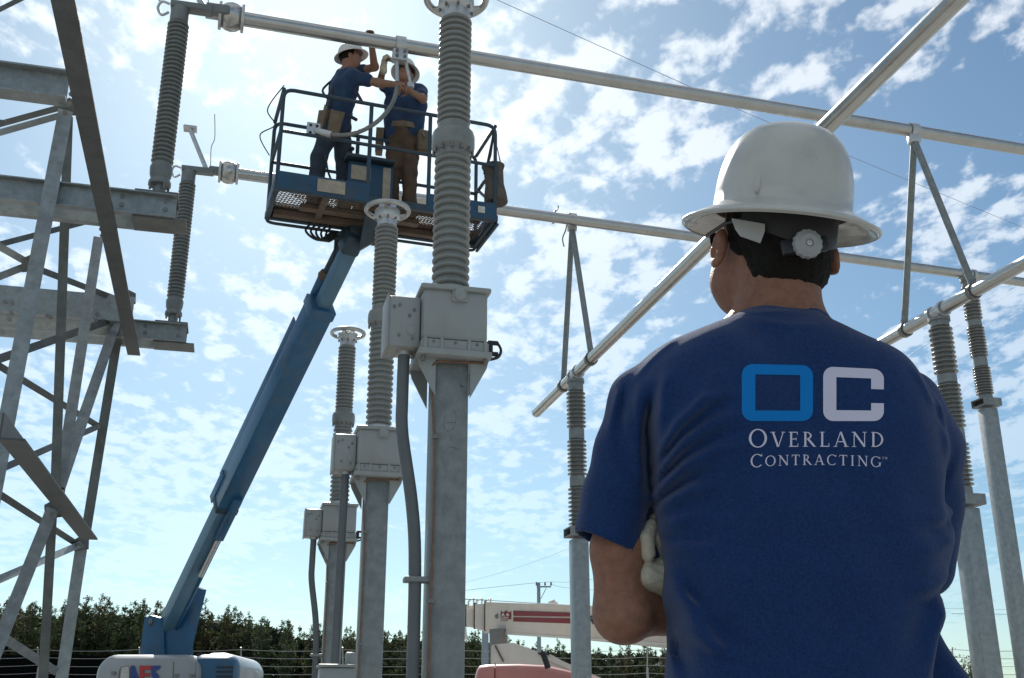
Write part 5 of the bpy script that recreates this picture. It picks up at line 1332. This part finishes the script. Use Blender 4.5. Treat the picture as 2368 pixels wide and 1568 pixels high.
# top edges fall a little towards the right, as on the cloth
wO = lambda x, y: zp_(x, y + (x - 220) * .022 * max(0, 1 - (y - 175) / 675))
wC = lambda x, y: zp_(x, y + (x - 1180) * .050 * max(0, 1 - (y - 205) / 645))
pr = Print()
outer = rr_loop(220, 175, 1060, 850, 130); inner = rr_loop(380, 297, 908, 724, 4)
pr.strip([wO(*p) for p in densify(outer)], [wO(*p) for p in densify(inner)], 4)
pr.done('print_letter_o', 'shirt_print_blue')
pr = Print()
oc = rr_loop(1180, 205, 1895, 850, 120); ic = rr_loop(1335, 325, 1745, 720, 4)
k7 = 8
# open loop from the upper jaw round the left to the lower jaw
up_o = [(1895, 455)] + list(reversed(oc[0:k7])); up_i = [(1745, 455)] + list(reversed(ic[0:k7]))
lf_o = list(reversed(oc[k7 * 3:k7 * 4])); lf_i = list(reversed(ic[k7 * 3:k7 * 4]))
bl_o = list(reversed(oc[k7 * 2:k7 * 3])); bl_i = list(reversed(ic[k7 * 2:k7 * 3]))
br_o = list(reversed(oc[k7:k7 * 2])) + [(1895, 628)]; br_i = list(reversed(ic[k7:k7 * 2])) + [(1745, 628)]
pr.strip([wC(*p) for p in densify(up_o + lf_o + bl_o + br_o, 5, False)], [wC(*p) for p in densify(up_i + lf_i + bl_i + br_i, 5, False)], 4)
pr.done('print_letter_c', 'shirt_print_white')
# serif capitals built from thick and thin strokes; unit height 1, x grows to the right
def letter(ch):
    Tk, Tn, Sf = .135, .062, .045; S_ = []
    def st(x0, y0, x1, y1, w_): S_.append(('l', x0, y0, x1, y1, w_))
    def sf(x, y, hw=.16): S_.append(('l', x - hw, y, x + hw, y, Sf))
    def ring(cx_, cy_, rx, ry, a0, a1, tk=Tk, tn=Tn): S_.append(('a', cx_, cy_, rx, ry, a0, a1, tk, tn))
    w_ = .8
    if ch == 'O': ring(.5, .5, .5, .52, 0, 2 * pi); w_ = 1.0
    elif ch == 'C': ring(.5, .5, .5, .52, .75, 2 * pi - .75); st(.865, .80, .865, .99, .05); w_ = .9
    elif ch == 'G': ring(.5, .5, .5, .52, .75, 2 * pi - .62); st(.87, .80, .87, .99, .05); st(.87, .10, .87, .42, Tk * .9); sf(.86, .42, .14); w_ = 1.0
    elif ch == 'D': st(.16, 0, .16, 1, Tk); ring(.26, .5, .56, .50, -pi / 2, pi / 2); st(.02, .975, .30, .975, Sf); st(.02, .025, .30, .025, Sf); w_ = .86
    elif ch == 'V': st(.10, 1, .45, 0, Tk); st(.80, 1, .47, 0, Tn); sf(.10, .98); sf(.80, .98, .13); w_ = .88
    elif ch == 'A': st(.10, 0, .44, 1.0, Tn); st(.45, 1.0, .82, 0, Tk); st(.22, .34, .68, .34, Tn); sf(.10, .02, .13); sf(.82, .02); w_ = .92
    elif ch == 'N': st(.14, 0, .14, 1, Tn); st(.14, .98, .84, .02, Tk); st(.84, 0, .84, 1, Tn); sf(.10, .98, .13); sf(.14, .02, .14); sf(.84, .98, .14); w_ = .98
    elif ch == 'E': st(.16, 0, .16, 1, Tk); st(.02, .972, .58, .972, Tn); st(.16, .52, .50, .52, Tn); st(.02, .028, .62, .028, Tn); st(.57, .80, .57, .99, .045); st(.61, .01, .61, .22, .045); st(.49, .42, .49, .62, .04); w_ = .66
    elif ch == 'L': st(.16, 0, .16, 1, Tk); sf(.16, .975); st(.02, .028, .62, .028, Tn); st(.61, .01, .61, .24, .045); w_ = .66
    elif ch == 'T': st(.38, 0, .38, 1, Tk); st(.02, .970, .74, .970, Tn); sf(.38, .025); st(.03, .78, .03, .99, .045); st(.73, .78, .73, .99, .045); w_ = .78
    elif ch == 'I': st(.2, 0, .2, 1, Tk); sf(.2, .975); sf(.2, .025); w_ = .42
    elif ch == 'R': st(.16, 0, .16, 1, Tk); ring(.24, .745, .34, .245, -pi / 2, pi / 2, .12, .055); st(.02, .972, .30, .972, Sf); sf(.16, .025); st(.34, .52, .76, .03, Tk); sf(.80, .02, .08); w_ = .84
    elif ch == 'M': st(.12, 0, .16, 1, Tn); st(.18, 1, .5, .05, Tk); st(.84, 1, .5, .05, Tn); st(.84, 1, .9, 0, Tk); w_ = 1.05
    return S_, w_
def text(word, x0, x1, base, hbig, hsm, bow=0.0, pr=None):
    ws = []; tot = 0
    for i, c in enumerate(word):
        hh = hbig if i == 0 else hsm; S_, w_ = letter(c); ws.append((S_, w_ * hh * 1.0, hh)); tot += w_ * hh
    gap = ((x1 - x0) - tot) / max(1, len(word) - 1); x = x0
    for S_, w_, hh in ws:
        drop = (hh - hsm) * .12 if hh > hsm else 0
        def T(u, v, x=x, hh=hh, drop=drop):
            xx = x + u * hh; f = (xx - x0) / (x1 - x0)
            return (xx, base + drop - v * hh + bow * (4 * (f - .5) ** 2))
        for s_ in S_:
            if s_[0] == 'l':
                _, a0, b0, a1, b1, wd = s_; dx, dy = a1 - a0, b1 - b0; l = math.hypot(dx, dy); nx_, ny_ = -dy / l * wd / 2, dx / l * wd / 2; k_ = max(2, int(l * hh / 6))
                Lp = [T(a0 + dx * i / k_ + nx_, b0 + dy * i / k_ + ny_) for i in range(k_ + 1)]; Rp = [T(a0 + dx * i / k_ - nx_, b0 + dy * i / k_ - ny_) for i in range(k_ + 1)]
                pr.strip(Lp, Rp, 1)
            else:
                _, cx_, cy_, rx, ry, a0, a1, tk, tn = s_; k_ = 26
                an = [a0 + (a1 - a0) * i / k_ for i in range(k_ + 1)]
                pr.strip([T(cx_ + rx * cos(a), cy_ + ry * sin(a)) for a in an], [T(cx_ + (rx - tk) * cos(a), cy_ + (ry - tn) * sin(a)) for a in an], 1)
        x += w_ + gap
pr = Print(); text('OVERLAND', 1731, 2043, 1033, 42, 34.5, .6, pr); pr.done('print_word_overland', 'shirt_print_white')
pr = Print(); text('CONTRACTING', 1735, 2037, 1075, 30, 24, 5.5, pr); pr.done('print_word_contracting', 'shirt_print_white')
pr = Print(); text('TM', 2039, 2051, 1062, 5.5, 5.5, 0, pr); pr.done('print_trademark', 'shirt_print_white')

# ---- body: head, neck, arms, legs in one surface
lo = np.array([mp_(1330, 1200)[0], 1.52, .0]); 
HC = np.array([mp_(1794, 560, 1.73)[0], 1.735, zat(1.735, 545)])
fy = radians(205 - 90 + 0)         # facing: away from the camera, turned to the left
fv_ = V((-.42, .90, .10)).normalized(); fs = np.array(fv_); rsv = np.array(fv_.cross(UZ).normalized()); upn = np.array([0, 0, 1.0])
Rh = Matrix((V(rsv), V((fv_.x, fv_.y, 0)).normalized(), UZ)).transposed()
eL, wL = mp_(1437, 1420, 1.765), mp_(1700, 1372, 1.905)
eR, wR = mp_(2105, 1420, 1.86), mp_(1640, 1330, 1.905)
sL, sR = mp_(1480, 925, 1.745), mp_(2105, 930, 1.75)
G = Grid((lo[0], 1.52, .02), (mp_(2230, 1200)[0], 2.06, zat(YM, 420)), .0062)
G.ell(HC + upn * .012, (.079, .098, .112), 0, Rh); G.ell(HC + fs * .038 - upn * .052, (.060, .062, .072), .03, Rh)
G.cap(HC + fs * .06 - upn * .088, HC + fs * .09 - upn * .085, .026, .02, .03)
G.cap(HC + fs * .092 + upn * .01, HC + fs * .115 - upn * .022, .009, .014, .012)
G.cap(HC + fs * .088 - upn * .055 - rsv * .02, HC + fs * .088 - upn * .055 + rsv * .02, .011, .011, .01)
nb = np.array([mp_(1793, 745, 1.745)[0], 1.745, zat(1.745, 745)])
G.cap(nb - upn * .05, HC - upn * .05 - fs * .012, .070, .066, .03)
for sg in (-1, 1): G.cap(nb + np.array([sg * .035, .0, -.01]), nb + np.array([sg * .10, .005, -.055]), .045, .04, .03)
def ear(c, sg):
    e_ = Matrix.Rotation(radians(-12 * sg), 3, 'Y') @ Rh
    G.ell(c, (.011, .022, .039), .006, e_); G.ell(c + rsv * sg * .008 + fs * .002, (.007, .012, .022), 0, e_, cut=True)
ear(mp_(1661, 574, 1.725), -1); ear(mp_(1917, 592, 1.725), 1)
G.ell(mp_(1690, 640, 1.80), (.030, .05, .062), .03); G.cap(mp_(1688, 655, 1.80), mp_(1705, 700, 1.83), .030, .022, .03)
for sg in (-1, 1):
    G.ell(HC + rsv * sg * .031 + fs * .088 + upn * .016, (.017, .014, .010), 0, Rh, cut=True); G.ell(HC + rsv * sg * .031 + fs * .082 + upn * .016, (.013, .012, .011), .003, Rh)
sl_, Xb, Yb, Zb = G.full()
for yy, wob in ((684, 0), (700, 1.1), (716, 2.3)):
    zc_ = zat(1.675, yy) + .002 * np.sin(Xb * 55 + wob) + .0015 * np.sin(Xb * 120 + wob * 3)
    G.f += (.0016 * np.exp(-((Zb - zc_) / .0022) ** 2) * np.clip((1.72 - Yb) / .02, 0, 1)).astype(np.float32)
# torso core under the cloth
G.cap(mp_(1720, 960, 1.745), mp_(1740, 1500, 1.745), .10, .095, .05); G.cap(mp_(1960, 960, 1.745), mp_(1950, 1500, 1.745), .10, .095, .05)
G.cap(sL, sR, .045, .045, .04)
G.cap(sL, mp_(1440, 1150, 1.752), .026, .028, .01); G.cap(mp_(1440, 1150, 1.752), mp_(1428, 1270, 1.758), .028, .0405, .01); G.cap(mp_(1428, 1270, 1.758), eL, .0415, .0415, .02)
G.cap(eL, eL * .6 + wL * .4, .0415, .043, .02); G.cap(eL * .6 + wL * .4, wL, .043, .028, .02)
G.ell(mp_(1452, 1430, 1.745), (.034, .034, .033), .02)
G.cap(sR, eR, .040, .042, .02); G.cap(eR, eR * .65 + wR * .35, .042, .042, .02); G.cap(eR * .65 + wR * .35, wR, .042, .03, .02)
hand(G, wL, V((1, -.05, .25)), V((0, -1, 0)), 1.05, .3)
hand(G, wR, V((-1, -.45, -.05)), V((.1, -1, 0)), 1.05, .35)
hz = .93
for sg, hx in ((-1, 1745), (1, 1950)):
    h0 = np.array([mp_(hx, 1550)[0], 1.745, hz]); kn = h0 + np.array([sg * .03, .02, -.43]); an_ = h0 + np.array([sg * .045, -.02, -.84])
    G.cap(h0, kn, .088, .06, .04); G.cap(kn, an_, .06, .042, .03); G.cap(an_ - upn * .02, an_ + np.array([sg * .04, .17, -.045]), .042, .034, .03)
G.build('body', 'skin', man, 2)
# trousers, belt line and boots
G = Grid((mp_(1480, 1500)[0], 1.52, .03), (mp_(2260, 1500)[0], 2.0, 1.10), .009)
G.ell((mp_(1850, 1550)[0], 1.748, .94), (.185, .125, .16), .03)
for sg, hx in ((-1, 1745), (1, 1950)):
    h0 = np.array([mp_(hx, 1550)[0], 1.745, hz]); kn = h0 + np.array([sg * .03, .02, -.43]); an_ = h0 + np.array([sg * .045, -.02, -.82])
    G.cap(h0, kn, .105, .082, .04); G.cap(kn, an_, .082, .076, .03)
wrinkle(G, .0018, 30, 4); G.build('trousers', 'jeans', man)
for sg, hx in ((-1, 1745), (1, 1950)):
    a = np.array([mp_(hx, 1550)[0], 1.745, hz]) + np.array([sg * .045, -.02, -.84])
    bt = Grid(a - np.array([.15, .15, .1]), a + np.array([.2, .35, .25]), .009); bt.cap(a + upn * .08, a - upn * .03, .06, .058, .03); bt.cap(a - upn * .045, a + np.array([sg * .04, .2, -.05]), .052, .044, .03); bt.build('boot', 'boots', man)
# glove of the right hand, tucked under the left arm
gc = mp_(1514, 1300, 1.775)
G = Grid(gc - np.array([.09, .12, .12]), gc + np.array([.13, .2, .12]), .0036)
pY = 1.752
G.cap(mp_(1498, 1334, pY - .004), mp_(1560, 1344, pY + .014), .0205, .026, .008); G.cap(mp_(1500, 1314, pY), mp_(1552, 1322, pY + .012), .0150, .020, .010); G.cap(mp_(1502, 1347, pY + .005), mp_(1560, 1354, pY + .03), .0125, .018, .010)
G.cap(mp_(1560, 1335, pY + .02), mp_(1640, 1332, 1.88), .031, .036, .02)
G.cap(mp_(1498, 1282, pY - .018), mp_(1495, 1244, pY - .020), .0125, .0120, .002); G.cap(mp_(1495, 1244, pY - .020), mp_(1507, 1214, pY - .008), .0120, .0105, .003)
G.cap(mp_(1545, 1286, pY + .004), mp_(1528, 1244, pY - .004), .0115, .0120, .002); G.cap(mp_(1528, 1244, pY - .004), mp_(1514, 1202, pY + .008), .0120, .0105, .003)
G.cap(mp_(1566, 1284, pY + .004), mp_(1552, 1240, pY + .002), .0115, .0115, .002); G.cap(mp_(1552, 1240, pY + .002), mp_(1534, 1200, pY + .014), .0115, .0105, .003)
G.cap(mp_(1535, 1300, pY - .006), mp_(1566, 1312, pY - .002), .0055, .006, .002)
sl_, Xg, Yg, Zg = G.full()
for ln in ([(1500, 1308), (1525, 1325), (1560, 1345)], [(1490, 1330), (1520, 1342), (1560, 1362)], [(1510, 1296), (1532, 1306), (1556, 1330)]):
    P_ = [mp_(x, y, pY) for x, y in ln]; d2 = 9
    for a, b in zip(P_, P_[1:]):
        bx, bz = b[0] - a[0], b[2] - a[2]; t_ = np.clip(((Xg - a[0]) * bx + (Zg - a[2]) * bz) / (bx * bx + bz * bz), 0, 1); d2 = np.minimum(d2, (Xg - a[0] - t_ * bx) ** 2 + (Zg - a[2] - t_ * bz) ** 2)
    G.f += (.0026 * np.exp(-d2 / .0026 ** 2)).astype(np.float32)
G.build('glove', 'glove', man, 1)
hg = wL; G = Grid(hg - .1, hg + np.array([.2, .1, .15]), .006); hand(G, wL, V((1, -.05, .25)), V((0, -1, 0)), 1.22, .3); G.cap(wL - np.array([.04, 0, 0]), wL, .038, .036, .01); G.build('glove', 'glove', man)
# hair: cropped cap of hair round the back and sides
G = Grid(HC - .16, HC + .16, .0038)
G.ell(HC + upn * .012 - fs * .006, (.0855, .102, .119), 0, Rh); G.ell(HC - fs * .035 - upn * .05, (.066, .06, .055), .03, Rh); G.ell(HC - fs * .028 - upn * .078, (.0685, .054, .045), .02, Rh)
sl_, Xg, Yg, Zg = G.full()
fr = (Xg - HC[0]) * fs[0] + (Yg - HC[1]) * fs[1] + (Zg - HC[2]) * 0
G.f = np.maximum(G.f, fr - .030).astype(np.float32)
zcut = zat(1.66, 684) + 0 * Xg + np.maximum(0, fr + .02) * .55
G.f = np.maximum(G.f, zcut - Zg).astype(np.float32)
rs = np.random.default_rng(2); f = 0
for _ in range(12):
    k_ = rs.normal(size=3) * 330; f = f + np.sin(Xg * k_[0] + Yg * k_[1] + Zg * k_[2] + rs.uniform(0, 6))
G.f += (.00045 * f).astype(np.float32)
G.build('hair', 'hair', man, 1)

# ---- hard hat
hc = np.array([mp_(1804, 486, 1.715)[0], 1.715, zat(1.715, 499)])
Rt = Matrix.Rotation(radians(7.5), 3, 'Y') @ Matrix.Rotation(radians(16), 3, 'X') @ Rh
A_, B_, HH, BR = .1115, .126, .148, .0475
hat = hardhat_mesh(V(hc), Rt, A_, B_, HH, BR, .30, n=96, th=.0035)
# accessory slot bumps
sb = MB()
hato = hat.build('hard_hat', 'hat_white', man, 60)
slot_dir = Rt @ V((-.78, -.62, 0))
for sg in (-1, 1):
    pts = []
    for i in range(9):
        z = .012 + .040 * i / 8; an = pi + .52 if sg < 0 else -.30
        x, y = cos(an), sin(an); rr_ = 1.0 - .10 * (z / .06) ** 2
        pts.append(V(hc) + Rt @ V(((A_ * rr_ + .001) * x, (B_ * rr_ + .001) * y, z)))
    MB().path(pts, [.002, .0045, .0055, .0055, .0055, .005, .004, .003, .001], 8).build('slot_ridge', 'hat_white', hato, 180)
# rolled edge
edge = [V(hc) + Rt @ V(((A_ + BR) * cos(a), (B_ + BR * (1 + .30 * max(0, sin(a)) ** 2)) * sin(a), -BR * .47)) for a in np.linspace(0, 2 * pi, 96, endpoint=False)]
MB().path(edge, .0030, 8, closed=True).build('brim_edge', 'hat_white', hato, 180)
# suspension band, tape and ratchet knob
def band_pt(a, z, e=0): return V(hc) + Rt @ V(((.0905 + e) * cos(a), (.106 + e) * sin(a), z))
bm_ = MB(); ns = 40
an_ = [pi + .15 + (pi - .3) * i / ns for i in range(ns + 1)]
kz = lambda a: -.024 - .030 * max(0, sin(-a)) ** 2
bm_.add([band_pt(a, .01) for a in an_] + [band_pt(a, kz(a) - .012) for a in an_], [(i, i + 1, i + ns + 2, i + ns + 1) for i in range(ns)])
bo_ = bm_.build('suspension_band', 'band_black', hato, 180)
def hatface(x, y, e):                       # point on the band surface seen at a survey pixel
    d = ray(x, y); best = None
    return atY(x, y, 1.0)
kp = V((mp_(1864, 566, 1.617)[0], 1.617, zat(1.617, 566)))
kd = V((.12, -1, -.18)).normalized()
kn_ = MB(); n_ = 60; prof = [(.001, .012), (.006, .012), (.007, .0145), (.015, .0145), (.0185, .012), (.0225, .0105), (.0235, .008), (.0235, .0), (.001, -.004)]
_, ka, kb = frame(kd); vs_ = []
for r_, z in prof:
    for i in range(n_):
        a = 2 * pi * i / n_; sc = 1 + (.035 * cos(a * 15) if r_ > .02 else 0); vs_.append(kp + kd * z + (ka * cos(a) + kb * sin(a)) * r_ * sc)
kn_.add(vs_, [(j * n_ + i, j * n_ + (i + 1) % n_, (j + 1) * n_ + (i + 1) % n_, (j + 1) * n_ + i) for j in range(len(prof) - 1) for i in range(n_)])
kno = kn_.build('ratchet_knob', 'knob', hato, 30)
MB().lathe([(.0042, 0), (.0042, .0015), (.001, .002)], 12, kp + kd * .0125, kd, caps=False).build('knob_screw', 'alu_cast', hato)
MB().box(kp - kd * .008 , (.075, .014, .026), Matrix.Rotation(radians(-7), 3, 'Y'), .004).build('ratchet_housing', 'band_black', hato)
tp = [(1692, 505), (1768, 518), (1768, 535), (1758, 561), (1712, 545), (1700, 528)]
MB().prism([atY(x, y, 1.642 - .0002 * (x - 1690) * .5) for x, y in tp], V((.0, .003, 0))).build('tape_patch', 'strap_grey', hato)
# safety glasses: temple arm and lens edge by the left ear
gl = MB(); g0 = V(HC) - V(rsv) * .088 + V((0, 0, .012)) - V(fs) * .01
gl.path([g0 - V(fs) * .02 - V((0, 0, .008)), g0 + V(fs) * .03, V(HC) - V(rsv) * .080 + V(fs) * .085 + V((0, 0, .012))], .0032, 6).build('glasses_arm', 'black_paint', man)
lens = MB(); 
for sg in (-1, 1):
    c = V(HC) + V(rsv) * sg * .040 + V(fs) * .108 + V((0, 0, .012)); ln_ = [c + V(rsv) * (x * .03) + V((0, 0, y * .019)) - V(fs) * (.018 * max(0, x * sg) ** 2) for x, y in [(cos(a), sin(a)) for a in np.linspace(0, 2 * pi, 18, endpoint=False)]]
    lens.prism(ln_, V(fs) * .002)
lens.build('safety_glasses', 'lens', man)
